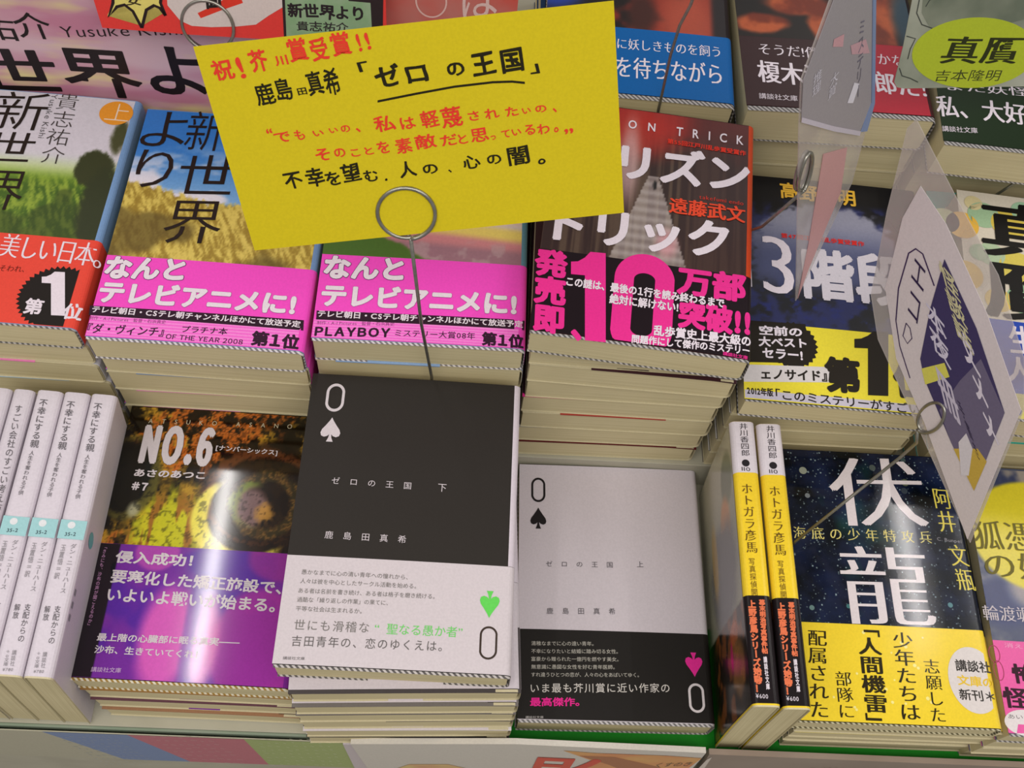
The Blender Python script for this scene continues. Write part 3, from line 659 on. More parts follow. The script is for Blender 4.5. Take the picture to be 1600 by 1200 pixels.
T(S, '空前の', (1186,524), (1253,528), 15, PT, bold=.03, layer=1.5); T(S, '大ベスト', (1185,542), (1260,546), 16, PT, bold=.03, layer=1.5); T(S, 'セラー!', (1191,560), (1254,565), 16, PT, bold=.03, layer=1.5)
poly(S, [(1160,570), (1296,575), (1296,599), (1162,597)], (212,206,204), .5, 'band_panel'); T(S, 'ェノサイド』', (1189,594), (1292,598), 17, Kb, bold=.03, layer=1.5)
T(S, '第', (1290,614), (1347,618), 58, Kb, bold=.05, layer=1.5); one(S, 1334, 518, 1387, 618, Kb, 1.5); T(S, '位', (1398,622), (1452,627), 60, Kb, bold=.05, layer=1.5)
poly(S, None, (196,190,202), .2, 'band_panel', uvpts=[(.3, 1.8), (102.5, 1.8), (102.5, 6.5), (.3, 6.5)])
T(S, '2012年版', (1167,617), (1208,621), 13, Kb, bold=.03); T(S, '「このミステリーがすごい!」', (1212,625), (1452,651), 17, Kb, bold=.012)
stack(6, 16.0, 221.5, 150.2, 6, 0, 'under the dark blue cave cover', (96,90,80), (200,196,188), D.obi_h, dx=-.2, jit=.6, ymin=150.4, group='paperbacks stacked under the dark blue cover', jr=.4, flap={1: ((120,170,176),.1,.8)})

# ---------------------------------------------------------------- cream cover with coloured circles
E_ = Book(340.0, 139.5, 8, -5.6, 15.6, 'cream paperback with green and ochre circles and giant black title, at the right edge', (216,206,186), (38,72,172), obi_px=(1560,500), rough=.4)
S = E_.S
for (x_, y_, r_, cc) in ((1475,345,24,(180,186,140)), (1503,352,26,(226,178,70)), (1536,337,25,(160,190,150)), (1575,352,28,(214,190,80)), (1598,333,20,(160,196,160)), (1530,395,16,(160,190,150)), (1508,430,28,(222,184,84)), (1548,398,22,(176,196,160)), (1590,420,30,(214,196,90)), (1600,470,28,(150,190,150)), (1560,470,22,(220,190,100)), (1520,318,14,(214,200,150))):
    disc(S, (x_, y_), r_, None, cc, 0, 'printed_circle', n=28)
V(S, '真贋', (1597,322), (1618,506), 150, (26,24,22), bold=.02, serif=True, layer=2, name='title_lettering')
T(S, '生', (1578,552), (1622,556), 44, PT, bold=.01); T(S, '人', (1568,600), (1622,604), 44, PT, bold=.01); poly(S, [(1555,612), (1640,622), (1650,664), (1560,650)], (206,196,110), .5, 'band_panel'); T(S, 'の書', (1563,652), (1640,660), 26, (46,72,160), layer=1.5)
stack(6, 16.2, 342, 150.2, 8, -2, 'under the cream cover with circles', (70,160,150), (196,190,180), E_.obi_h, jit=.8, ymin=150.4, group='paperbacks stacked under the cream cover with circles', jr=.5, flap={3: ((60,176,160),0,.9)})

# ---------------------------------------------------------------- back row
T1 = Book(110.9, 300.8, 50, -1.9, 23.4, 'paperback with dark skin-toned cover and bright blue band, in the back row', (30,20,20), (12,92,160), obi_px=(1050,52), rough=.36, slip=3.0)
def artT1(U, Vv):
    n = fbm(U*.04, Vv*.04, 101, 4); C = mix((20,10,8), (128,38,22), sm(n, .38, .6)); C = mix(C, (168,72,50), blob(U, Vv, 80, 60, 16, 30, .6)*.9); C = mix(C, (60,24,16), blob(U, Vv, 54, 66, 8, 16, .5)); C = mix(C, (26,18,20), sm(U, 92, 97)); C = mix(C, (30,60,150), blob(U, Vv, 4, 90, 20, 26, .3)); return C
T1.art(artT1, T1.obi_h-2, 147, .2)
S = T1.S; T(S, 'に妖しきものを飼う', (964,78), (1125,91), 17, PT, serif=True); T(S, 'を待ちながら', (962,122), (1128,134), 33, PT, serif=True, bold=.008)
T2 = Book(222.3, 297.2, 50, .19, 23.4, 'thick paperback with dark hands cover and maroon to crimson band, in the back row', (26,16,16), (66,26,28), obi_px=(1300,66), rough=.36, slip=3.2)
def artT2(U, Vv):
    n = fbm(U*.05, Vv*.05, 111, 4); C = mix((12,9,8), (26,17,12), n); sk = mix((110,40,18), (176,84,44), sm(n, .35, .6))
    for cx, cy, rx, ry in ((14, 66, 16, 8), (36, 84, 18, 9), (50, 66, 10, 14), (78, 72, 20, 12), (88, 88, 16, 10), (84, 58, 8, 12)): C = mix(C, sk, blob(U, Vv, cx, cy, rx, ry, .25, (n-.5)*.8))
    C = mix(C, (34,60,74), blob(U, Vv, 100, 76, 8, 26, .5)); return C
T2.art(artT2, T2.obi_h-2, 147, .2)
T2.art(lambda U, Vv: mix((46,16,18), (172,14,42), sm(U, 40, 74)), T2.slip+.4, T2.obi_h-.1, .37, name='band_print')
S = T2.S; T(S, 'そうだ!僕があきらかな', (1186,86), (1414,106), 18, PT, serif=True); T(S, '榎木津礼二郎だ!', (1185,129), (1449,155), 35, PT, serif=True, bold=.012); T(S, '講談社文庫', (1186,155), (1246,160), 9, PT)
T3 = Book(328.2, 281.6, 50, -4.3, 23.4, 'thick paperback with dark green band, partly covered by the green oval card', (30,34,30), (22,42,16), obi_px=(1560,118), rough=.36, slip=2.6)
S = T3.S; T(S, '私、大好きだった', (1464,182), (1745,214), 34, PT, serif=True, bold=.01); T(S, '講談社文庫', (1472,206), (1527,210), 9, PT); T(S, 'また妖怪お', (1480,142), (1640,156), 14, PT, serif=True)
for nm, bx, oc in (('blue band', 111.5, (30,60,100)), ('maroon band', 223.0, (40,20,20)), ('dark green band', 334, (40,36,30))):
    stack(3, 24.0, bx, 301.4, 50, 0, 'topped by the %s book in the back row' % nm, oc, (190,184,172), 50, jit=.5, jr=.3, ymin=301.2, group='paperbacks stacked under the %s book' % nm)

# ---------------------------------------------------------------- books standing spine up
def spine_up(xr, y, lean, Th, W, H, label, jacket, obi, obi_h, group, rough=.4, hatch=None, body=(206,196,160)):
    """xr = x of the foot's right side; lean = sine of the sideways lean (top towards +x)"""
    c_ = math.sqrt(1-lean*lean)
    M = Matrix(((lean, 0, -c_, xr*MM), (0, 1, 0, y*MM), (c_, 0, lean, (Z1+.6)*MM), (0, 0, 0, 1)))
    b = Book(0, 0, 0, 0, Th, label, jacket, obi, obi_h, W=W, H=H, group=group, rough=rough, hatch=hatch, body=body, M=M, slip=.8)
    O = np.array([xr, y, Z1+.6]) + np.array([lean, 0, c_])*W + np.array([-c_, 0, lean])*Th
    b.SP = Surf(b.root, O, (c_, 0, -lean), (0, 1, 0)); b.SP.base = .42
    return b
def clone(root, dx, dy, label, group=None):
    r = root.copy(); SC.collection.objects.link(r); r.matrix_world = Matrix.Translation((dx*MM, dy*MM, 0)) @ root.matrix_world
    r['label'] = label
    if group: r['group'] = group
    for ch in root.children:
        c_ = ch.copy(); SC.collection.objects.link(c_); c_.parent = r
    return r
# white spines at the left
DK = (92,88,92); LG = (140,136,140)
S1 = spine_up(-109.3, -5.2, .105, 12.6, 100.5, 143.5, 'white spine-up paperback with grey title, rightmost of the white ones, nearest the gold cover', (212,204,212), None, None, 'white paperbacks standing spine up')
q = S1.SP
V(q, '不幸にする親', (154,631), (140,706), 13, DK, bold=.004, name='title_lettering'); V(q, '人生を奪われる子供', (138,711), (121,780), 8, DK)
poly(q, None, (158,204,206), 0, 'teal_label', uvpts=[(.3, q.uv(100,842)[1]), (12.3, q.uv(100,842)[1]), (12.3, q.uv(100,812)[1]), (.3, q.uv(100,812)[1])])
disc(q, (112,821), 6, None, (222,224,226), 1, 'label_disc', n=24); T(q, '35-2', (101,838), (118,838), 6, (70,90,96), bold=.02)
V(q, 'ダン・ニューハース', (116,850), (98,927), 9, LG); V(q, '玉置悟＝訳', (100,852), (88,905), 8, LG)
V(q, '支配からの', (91,947), (80,1006), 10, DK); V(q, '解放', (75,947), (71,970), 9, DK); V(q, '講談社', (71,1019), (67,1044), 7, LG); V(q, '＋α文庫', (61,1019), (57,1044), 7, LG); T(q, '¥780', (52,1052), (68,1052), 5, LG)
qb = Surf(S1.root, np.array([-109.3, -5.2, Z1+.6]), (0, 1, 0), (.105, 0, .994)); qb.base = .3
poly(qb, None, (110,176,180), 0, 'teal_dot', uvpts=[(70+4*math.cos(a*.4), 88+5*math.sin(a*.4)) for a in range(16)])
for k in range(3): poly(qb, None, (150,148,150), 0, 'price_mark', uvpts=[(40-k*6, 94), (43-k*6, 94), (43-k*6, 97), (40-k*6, 97)])
for k, lab in ((1, 'white spine-up paperback with grey title, second of the white ones left of the gold cover'), (2, 'white spine-up paperback with grey title, third of the white ones left of the gold cover')):
    clone(S1.root, -13.6*k, .3*k, lab)
S4 = spine_up(-109.3-41.5, -4.6, .105, 10.2, 100.5, 143.5, 'slim white spine-up paperback with a longer title, fourth white one left of the gold cover', (208,200,208), None, None, 'white paperbacks standing spine up')
q = S4.SP; V(q, 'すごい会社のすごい考え方', (30,634), (-4,800), 12, DK)
clone(S4.root, -11.4, .2, 'slim white spine-up paperback at the left edge of the photo, outermost of its row')

# glossy yellow spines at the right
YL = (240,206,50)
H1 = spine_up(236.2, -5.2, -.06, 12.4, 102.6, 146.5, 'glossy yellow and white spine-up paperback nearest the white spade book', YL, (30,24,26), 52, 'yellow paperbacks standing spine up', rough=.25)
q = H1.SP
v0 = q.uv(1147,738)[1]; H1.obi_h = q.uv(1155,930)[1]
for o in list(H1.root.children):
    if o.name.startswith('paper_band'): bpy.data.objects.remove(o)
link('paper_band', sheet('paper_band', 102.6, 12.4, .34, 1.6, H1.obi_h, 0, mat((30,24,26), .25)), None, H1.root)
A_ = [p for p in profile(102.6, 12.4, .26) if p[0] >= 99.5]
k_ = len(A_); vs = [(x_, v0, z_) for x_, z_ in A_] + [(x_, 146.4, z_) for x_, z_ in A_]
link('spine_strip', mesh('spine_strip', vs, [tuple(reversed((i, i+1, k_+i+1, k_+i))) for i in range(k_-1)]), mat((222,214,220), .25), H1.root)
V(q, '井川香四郎', (1161,662), (1165,713), 13, (50,44,50), name='author_lettering'); disc(q, (1165,724), 6, None, (40,36,40), 1, 'spine_mark', n=24); T(q, '110', (1159,736), (1172,737), 6, (60,56,60))
V(q, 'ホトガラ彦馬', (1166,757), (1175,864), 17, (96,70,24), serif=True, name='title_lettering'); V(q, '写真探偵開', (1174,873), (1179,931), 10, (110,84,30))
OR = (224,116,76)
V(q, '上野彦馬シリーズ始動！', (1174,938), (1186,1082), 13, OR, bold=.05); V(q, '幕末明治写真事件帖', (1190,937), (1195,1022), 10, OR, bold=.05); V(q, '講談社文庫', (1195,1026), (1200,1078), 6, PT, bold=.02); T(q, '¥600', (1181,1091), (1200,1092), 7, PT)
def artH(U, Vv):
    n = fbm(U*.06, Vv*.06, 131, 4); C = mix((150,150,130), (190,184,158), sm(Vv, 90, 140))
    C = mix(C, (120,124,96), blob(U, Vv, 84, 122, 14, 14, .2)); C = mix(C, (206,140,80), blob(U, Vv, 74, 100, 12, 14, .3)); C = mix(C, (96,98,100), blob(U, Vv, 60, 76, 34, 28, .3, (n-.5)*.3)); C = mix(C, (190,150,70), blob(U, Vv, 40, 90, 8, 20, .4)*.7)
    L = mix((34,26,20), (120,70,34), sm(fbm(U*.1, Vv*.1, 133, 4), .5, .62)); L = mix(L, (190,96,50), blob(U, Vv, 74, 42, 12, 6, .3)*.8); L = mix(L, (150,104,54), blob(U, Vv, 80, 24, 14, 14, .3)*.8); L = mix(L, (196,40,110), blob(U, Vv, 66, 32, 3, 7, .3)*.8)
    return mix(C, L, 1-sm(Vv, H1.obi_h-.6, H1.obi_h))
H1.art(artH, 2, 146, .37, step=1.2, rough=.2)
V(H1.S, '井川香四郎', (1140,835), (1140,930), 14, (200,196,190)) if False else None
H2r = clone(H1.root, 14.2, -.6, 'glossy yellow and white spine-up paperback nearest the starry cover stack')

# ================================================================== cards and their wire holders
def cyl(name, P, r, m, parent, seg=8, closed=False):
    P = [np.array(p, float) for p in P]; n = len(P); vs, Fc = [], []
    prev = None
    for i in range(n):
        if closed: t = P[(i+1) % n] - P[i-1]
        else: t = P[min(i+1, n-1)] - P[max(i-1, 0)]
        t /= np.linalg.norm(t)
        if prev is None:
            a = np.array([1., 0, 0]) if abs(t[0]) < .8 else np.array([0, 1., 0]); prev = np.cross(t, a)
        prev = prev - (prev@t)*t; prev /= np.linalg.norm(prev); b = np.cross(t, prev)
        for k in range(seg):
            q = 2*math.pi*k/seg; vs.append(P[i] + r*(math.cos(q)*prev + math.sin(q)*b))
    for i in range(n if closed else n-1):
        for k in range(seg):
            j = (i+1) % n; Fc.append((i*seg+k, i*seg+(k+1) % seg, j*seg+(k+1) % seg, j*seg+k))
    if not closed: Fc += [tuple(reversed(range(seg))), tuple(range((n-1)*seg, n*seg))]
    inv = parent.matrix_world.inverted()
    me = bpy.data.meshes.new(name); me.from_pydata([tuple(inv @ Vector(v*MM)) for v in vs], [], Fc); me.update(); me.shade_smooth()
    return link(name, me, m, parent)
def card(name, label, P0, n, px, col, thick=.4, cat='card', rough=.5, part='card_sheet', w=0, alpha=None, world=None):
    n = np.array(n, float); n /= np.linalg.norm(n); P0 = np.array(P0, float)
    pts = [on_plane(x, y, P0, n) for x, y in px] if world is None else world
    low = min(pts, key=lambda p: p[2]); u = np.cross([0, 0, 1.], n)
    root = thing(name, label, cat, Matrix.Translation(tuple(low*MM)))
    s = Surf(root, P0, u, np.cross(n, u)); s.base = thick/2 + .12
    slab(s, part, pts, thick, col if isinstance(col, bpy.types.Material) else mat(col, rough), w)
    return s
def slab(s, part, pts, thick, m, w=0):
    bm = bmesh.new(); a = [bm.verts.new(tuple(s.inv @ Vector((p + s.n*(w-thick/2))*MM))) for p in pts]
    f = bm.faces.new(a); ex = bmesh.ops.extrude_face_region(bm, geom=[f]); d = Vector(s.n*thick*MM)
    for e in ex['geom']:
        if isinstance(e, bmesh.types.BMVert): e.co += d
    bmesh.ops.triangulate(bm, faces=bm.faces[:], ngon_method='EAR_CLIP'); bmesh.ops.recalc_face_normals(bm, faces=bm.faces[:])
    me = bpy.data.meshes.new(part); bm.to_mesh(me); bm.free(); return link(part, me, m, s.root)
def holder(label, s, cpx, r, path, group=None, wr=.85, coils=True, gap=1.0, ru=None, base=True):
    foot = np.array(path[-1], float)
    root = thing('sign_holder', label, 'wire holder', Matrix.Translation(tuple(foot*MM)), group)
    if s is not None:
        c0 = on_plane(cpx[0], cpx[1], s.O, s.n); P = []
        for k in range(73):      # a coil of nearly two turns that grips the card
            a = -math.pi/2 + 4*math.pi*k/72; P.append(c0 + s.u*(ru or r)*math.cos(a) + s.v*r*math.sin(a) + s.n*(gap*(1 - 2*k/72)))
        cyl('ring', P, wr, WIRE, root); path = [P[0]] + list(path)
    cyl('stem', path, wr*.95, WIRE, root)
    if base: box_part('foot', foot[0]-5, foot[0]+5, foot[1]-.9, foot[1]+.9, foot[2]-.05, foot[2]+1.2, WIRE, root, .2)
    return root
def stroke(s, P, w, col, layer=0, name='pen_line'):
    uv = [s.uv(*p) for p in P]; L_, R2 = [], []
    for i, p in enumerate(uv):
        d = uv[min(i+1, len(uv)-1)] - uv[max(i-1, 0)]; d = d/np.linalg.norm(d); nn = np.array([-d[1], d[0]])*w/2
        L_.append(p + nn); R2.append(p - nn)
    Fc = [(i, i+1, len(uv)+i+1, len(uv)+i) for i in range(len(uv)-1)]
    Fc = [tuple(reversed(f)) for f in Fc]
    s.put(name, L_ + R2, Fc, col, .05*layer)
# yellow handwritten card
YN = np.array([.029085, -.923846, .381657]); YO = np.array([-9.10, 135.57, 121.38])
Y = card('pop_card', 'big bright yellow card handwritten in red and black, held up by a wire ring', YO, YN, [(302,73),(959,1),(975,332),(398,391)], (210,190,26), .35, rough=.7)
u_ = on_plane(975,332,YO,YN) - on_plane(398,391,YO,YN); Y.u = u_/np.linalg.norm(u_); Y.v = np.cross(Y.n, Y.u)
RD = (226,62,44); BL_ = (36,32,16)
def HW(col, items, bold, sl=.09):
    for i, (ch, x0, y0, x1, y1) in enumerate(items):
        T(Y, ch, (x0, y1 + sl*(x1-x0)*.5), (x1, y1 - sl*(x1-x0)*.5), (y1-y0), col, bold=bold, jitter=.8 + .01*i, name='handwriting')
HW(RD, [('祝',336,92,370,125),('!',375,88,386,122),('芥',394,76,422,112),('川',432,85,452,102),('賞',454,58,485,96),('受',489,57,517,95),('賞',521,49,552,87),('!',560,52,567,80),('!',573,50,581,77)], .018)
HW(BL_, [('鹿',404,129,434,164),('島',435,121,460,156),('田',466,136,481,148),('真',484,110,509,149),('希',511,105,534,148)], .012)
HW(BL_, [('「',560,95,576,112),('ゼ',588,99,627,135),('ロ',636,101,671,129),('の',700,97,727,118),('王',740,80,777,118),('国',784,74,820,114),('」',829,99,844,115)], .024)
HW(RD, [('“',417,200,426,208),('で',430,205,455,221),('も',462,202,478,218),('い',490,203,507,212),('い',515,199,529,207),('の',534,195,548,206),('、',557,199,564,206),('私',587,180,620,205),('は',627,182,651,201),('軽',659,172,688,199),('蔑',691,166,725,199),('さ',732,173,749,188),('れ',758,169,781,185),('た',790,166,811,181),('い',816,168,830,177),('の',837,164,854,175),('、',864,168,870,175)], .012)
HW(RD, [('そ',495,231,518,250),('の',524,231,541,245),('こ',550,232,564,244),('と',571,229,585,241),('を',591,220,610,239),('素',620,215,646,239),('敵',650,209,684,232),('だ',689,209,715,227),('と',717,209,732,224),('思',737,199,765,221),('っ',767,211,775,218),('て',784,202,797,214),('い',800,201,815,211),('る',821,194,837,210),('わ',840,193,859,209),('。',866,198,873,206),('”',882,200,896,209)], .012)
HW(BL_, [('不',447,267,476,294),('幸',481,261,510,291),('を',511,267,534,289),('望',536,254,567,284),('む',570,265,592,283),('.',602,278,606,282),('人',626,251,653,277),('の',662,256,685,271),('、',701,264,706,269),('心',725,242,752,263),('の',762,241,784,256),('闇',794,227,829,258),('。',841,247,853,256)], .016)
ul = [(590,158),(650,146),(710,135),(770,128),(800,127),(820,129)]
poly(Y, [(x, y-1.8) for x, y in ul] + [(x, y+1.8) for x, y in reversed(ul)], BL_, 0, 'underline')
holder('wire holder with a grey spiral ring gripping the big yellow card', Y, (635,333), 11.3, [(56.5,143.5,60), (60.9,149.6,0), (61.6,151.4,Z2)])

# upright posters behind the left stacks
poster_m = mat((214,182,192), .55, .2, 'poster')
y0 = 306.0; up = np.array([0, -1.0, 0])
PO = card('poster', 'large pink poster with huge black lettering standing behind the two landscape covers', (0, y0, 0), up, None, poster_m, 2.0, cat='poster',
          world=[np.array(p, float) for p in ((-330, y0, Z3), (10.5, y0, Z3), (10.5, y0, 210), (-330, y0, 210))])
for x_, y_, rx, ry, cc in ((40,90,70,24,(176,120,140)), (215,120,60,14,(204,190,128)), (120,45,60,12,(192,150,160)), (60,140,50,12,(198,178,140)), (290,170,50,12,(190,160,168)), (140,128,34,9,(206,196,120))):
    pass
PB = (36,28,30)
for ch, a_, b_, h_, bd in (('祐', (-28,58), (34,62), 42, .006), ('介', (31,56), (88,60), 44, .006), ('世', (-28,137), (103,141), 70, .012), ('界', (112,147), (232,154), 78, .012), ('よ', (240,143), (330,150), 76, .012), ('新', (-170,132), (-44,138), 70, .012)):
    T(PO, ch, a_, b_, h_, PB, bold=bd, name='poster_lettering')
T(PO, 'Yusuke Kishi', (99,56), (286,52), 18, PB, bold=-.006, name='poster_lettering')
RP = card('poster', 'red poster with white rounded lettering peeping out above the yellow card', (0, y0, 0), up, None, mat((204,62,44), .5, .3, 'cloudy', col2=(190,120,110), scale=22), 2.0, cat='poster',
          world=[np.array(p, float) for p in ((12, y0, Z3), (94, y0, Z3), (94, y0, 210), (12, y0, 210))])
ringdecal(RP, (674,0), 25, 26, 2.6, (226,190,180), stretch=0); T(RP, 'は', (722,26), (776,24), 60, (224,196,188), bold=.0, name='poster_lettering')
# red balloon card
rcn = (0, -.93, .36)
RC = card('pop_card', 'red card with yellow burst, white wave and green framed panel, behind the yellow card', (-90, 290, 95), rcn, [(128,-60),(160,43),(300,54),(430,62),(605,72),(600,-80)], (214,60,54), .5, rough=.5)
poly(RC, [(258,-40),(262,8),(282,32),(300,40),(330,42),(370,41),(400,38),(420,24),(450,6),(470,-30)], (204,192,186), 0, 'white_wave')
poly(RC, [(172,-50),(176,6),(168,24),(182,9),(194,7),(207,16),(222,40),(229,14),(241,7),(256,20),(250,-4),(262,-50)], (216,204,110), .6, 'yellow_burst')
for P in ([(176,-50),(177,4),(170,26),(183,10),(195,7),(208,17),(222,43)], [(222,43),(229,15),(241,8),(250,12),(259,24)], [(259,24),(251,4),(258,-50)]): stroke(RC, P, 1.5, (40,28,28), 1.5, 'burst_outline')
T(RC, '女', (198,8), (222,8), 14, (60,50,30), bold=.02, layer=2); poly(RC, [(309,20),(330,10),(372,-14),(380,4),(345,16),(314,28)], (210,56,40), 1, 'red_stroke'); T(RC, '面', (322,14), (348,12), 26, (40,32,30), bold=.04, layer=2)
poly(RC, [(438,-60),(444,60),(598,60),(600,-60)], (44,34,36), 1, 'dark_frame'); poly(RC, [(443,-60),(448,60),(582,60),(579,4),(545,1),(520,-60)], mat((124,158,116), .5, .3, 'cloudy', col2=(140,164,132), scale=120), 2, 'green_panel')
T(RC, '新世界より', (450,27), (568,34), 24, (40,32,36), bold=.03, layer=3, jitter=.5, name='handwriting'); T(RC, '貴志祐介', (464,48), (545,50), 16, (50,46,46), bold=.01, layer=3, jitter=.5, name='handwriting')
holder('wire holder with a grey spiral ring gripping the red card at its lower edge', RC, (325,40), 12.6, [(-48,297,60), (-46,303,10), (-46,303,Z3)])

# green oval card, upper right
GC = card('pop_card', 'grey-green sketched card with a lime green oval, at the upper right corner', (300, 285, 90), (0, -.92, .39), [(1420,-60),(1425,0),(1411,72),(1397,128),(1401,136),(1412,138),(1520,136),(1740,133),(1740,-60)], mat((120,126,110), .5, .3, 'cloudy', col2=(166,168,152), scale=24), .5)
poly(GC, [(1446,-60),(1440,20),(1452,42),(1500,50),(1560,40),(1640,20),(1640,-60)], mat((96,104,88), .5, .3, 'cloudy', col2=(136,140,122), scale=30), 0, 'sketched_shape')
for P in ([(1440,-20),(1432,20),(1440,38),(1462,46),(1484,44)], [(1416,56),(1430,60),(1422,76),(1418,92)], [(1405,106),(1409,118),(1422,122),(1434,128)], [(1446,10),(1452,0),(1470,-10)]): stroke(GC, P, .5, (60,64,58), .5)
disc(GC, (1522,83), 96, 58, (164,178,44), 1, 'lime_oval', n=48); T(GC, '真贋', (1466,99), (1586,99), 44, (44,48,20), serif=True, bold=.012, layer=2, jitter=.3, name='title_lettering'); T(GC, '吉本隆明', (1458,127), (1560,126), 19, (62,66,30), layer=2, jitter=.3, name='author_lettering')
holder('wire holder stem below the green oval card', GC, (1668,118), 11, [(392,284,40), (380,289.0,2), (379.5,289.2,-7.6)], coils=False)
holder('thin dark wire stem rising in front of the blue band book', None, None, 0, [on_plane(1092,-30,np.array([0,299.,0]),np.array([0,1.,0])), on_plane(1079,8,np.array([0,299.,0]),np.array([0,1.,0])), on_plane(1062,40,np.array([0,299.,0]),np.array([0,1.,0])), on_plane(1048,85,np.array([0,299.,0]),np.array([0,1.,0])), on_plane(1028,176,np.array([0,299.,0]),np.array([0,1.,0])), np.array([155.6,299.4,Z2])])

# clear sleeves, nearly edge-on
def narrow(s, cpx, target):
    c0 = on_plane(cpx[0], cpx[1], s.O, s.n); return target/np.linalg.norm(proj(c0 + s.u) - proj(c0))
FILM = mat((206,198,192), .15, .4, 'film', alpha=.40, col2=(186,176,172)); FILM2 = mat((212,204,206), .2, .5, 'film', alpha=.6, col2=(200,188,192))
C1n = (.8, -.6, .2)
C1 = card('sleeved_card', 'clear plastic sleeve with grey-blue card, nearly edge-on, before the maroon band book', (247, 195, 20), C1n, [(1243,470),(1248,200),(1251,125),(1296,0),(1312,-50),(1368,-50),(1365,156),(1331,285)], FILM, .5, part='clear_sleeve', rough=.2)
def sl(s, part, px, th, m, w): return slab(s, part, [on_plane(x, y, s.O, s.n) for x, y in px], th, m, w)
sl(C1, 'inner_card', [(1253,124),(1300,0),(1318,-48),(1361,-48),(1361,160),(1341,205),(1300,198),(1250,184)], .3, mat((152,146,150), .4), .6)
sl(C1, 'blue_edge', [(1361,-48),(1366,-48),(1364,160),(1352,204),(1342,205),(1359,160)], .3, mat((120,138,176), .4), .9)
C1.base = .9
poly(C1, [(1300,60),(1316,52),(1314,72),(1298,72)], (196,150,156), 0, 'pink_shape'); poly(C1, [(1326,70),(1350,60),(1356,82),(1328,84)], (190,150,158), 0, 'pink_shape')
V(C1, 'ミステリー', (1345,30), (1338,150), 14, (110,106,122), jitter=.6, name='handwriting'); V(C1, '推理', (1275,110), (1272,145), 20, (206,202,212), name='handwriting'); V(C1, '大賞', (1302,112), (1296,150), 20, (206,202,212), name='handwriting'); poly(C1, [(1332,128),(1340,130),(1330,160),(1321,160)], (216,212,220), 0, 'white_bar')
sl(C1, 'pink_insert', [(1285,240),(1322,230),(1312,300),(1262,420),(1245,466),(1262,380)], .2, mat((196,148,148), .4), .5)
sl(C1, 'sleeve_seam', [(1250,182),(1300,196),(1342,204),(1340,211),(1300,204),(1249,190)], .3, mat((196,188,200), .3), 1.0)
holder('wire holder with narrow ring on the clear sleeve before the maroon band book', C1, (1256,268), 10.5, [(221.5,214,56), (217.4,221,42), (217.0,221.5,Z2)], gap=1.6, ru=narrow(C1, (1256,268), 13))

C2n = (-.86, -.47, .18)
C2 = card('sleeved_card', 'clear plastic sleeve holding a white and navy card, tilted like a diamond', (298, 119, 40), C2n, [(1516,848),(1432,662),(1372,530),(1361,460),(1386,330),(1418,200),(1432,186),(1455,232),(1500,320),(1560,430),(1600,560),(1600,640)], FILM, .5, part='clear_sleeve')
sl(C2, 'inner_card', [(1513,842),(1446,660),(1402,560),(1385,450),(1412,340),(1440,290),(1480,350),(1544,490),(1597,640)], .3, mat((206,196,196), .4), .6)
C2.base = .95
poly(C2, [(1478,404),(1528,512),(1572,644),(1524,766),(1488,690),(1446,590),(1440,560),(1456,480)], (62,54,92), 0, 'navy_panel')
poly(C2, [(1502,594),(1535,560),(1572,644),(1524,766),(1488,690),(1470,640)], (104,96,120), .5, 'grey_panel'); poly(C2, [(1492,700),(1530,700),(1544,720),(1524,766)], (190,160,70), 1, 'gold_patch'); poly(C2, [(1442,575),(1478,566),(1486,588),(1448,600)], (206,200,90), 1, 'yellow_patch')
LV = (208,200,212)
V(C2, '文メメ', (1508,520), (1556,690), 40, LV, bold=.03, layer=2, name='handwriting'); V(C2, '怪談話', (1480,418), (1512,540), 46, (196,190,150), bold=.015, layer=2, name='handwriting')
V(C2, '冊', (1476,586), (1492,650), 52, (190,182,198), bold=.02, layer=2, name='handwriting'); V(C2, '本夜', (1462,480), (1474,560), 50, (200,194,210), bold=.015, layer=2, name='handwriting'); V(C2, '手書き', (1500,625), (1532,716), 12, (40,30,60), layer=3, name='handwriting')
poly(C2, [(1500,690),(1512,676),(1522,700),(1516,742),(1504,742)], (206,200,204), 1.5, 'white_patch')
stroke(C2, [(1402,500),(1406,450),(1422,395),(1433,388),(1444,396),(1462,446)], .7, (60,40,80)); stroke(C2, [(1402,500),(1408,540),(1424,590)], .6, (60,40,80)); V(C2, 'エコ', (1440,412), (1428,496), 30, (50,36,70), name='handwriting'); stroke(C2, [(1418,504),(1424,512),(1427,528),(1420,536),(1413,524),(1418,504)], .5, (60,40,80))
holder('wire holder with a narrow ring on the diamond-tilted sleeve, its stem crossing the starry cover', C2, (1456,652), 10.5, [on_z(1432,692,22), on_z(1405,716,8), on_z(1330,776,-14), on_z(1243,846,-38), on_z(1240,850,-44)], gap=1.6, ru=narrow(C2, (1456,652), 19), base=False)

# ================================================================== leaflets and magazines hanging under the table edge
fy = np.array([0, -8.6, 0.]); fnm = np.array([0, -1., 0])
LF = card('leaflet', 'pale sheet with slanting blue, red and green stripes hanging under the table edge', fy, fnm, None, (176,172,150), .6, cat='leaflet', world=[np.array(p, float) for p in ((-190,-8.6,-200), (29,-8.6,-200), (29,-8.6,-121.5), (-190,-8.6,-121.5))])
top = LF.uv(300, 1150)[1]*0 + (-121.8)
def clampoly(s, px, col, top, layer=0, name='printed_stripe'):
    uv = [s.uv(*p) for p in px]; uv = [(a, min(max(b, -199), top)) for a, b in uv]; return poly(s, None, col, layer, name, uvpts=uv)
zt = -121.9
clampoly(LF, [(215,1200),(310,1200),(190,1140),(50,1132)], (118,136,172), zt); clampoly(LF, [(310,1200),(425,1200),(375,1146),(190,1140)], (184,108,118), zt); clampoly(LF, [(425,1200),(555,1200),(532,1150),(375,1146)], (158,172,108), zt)
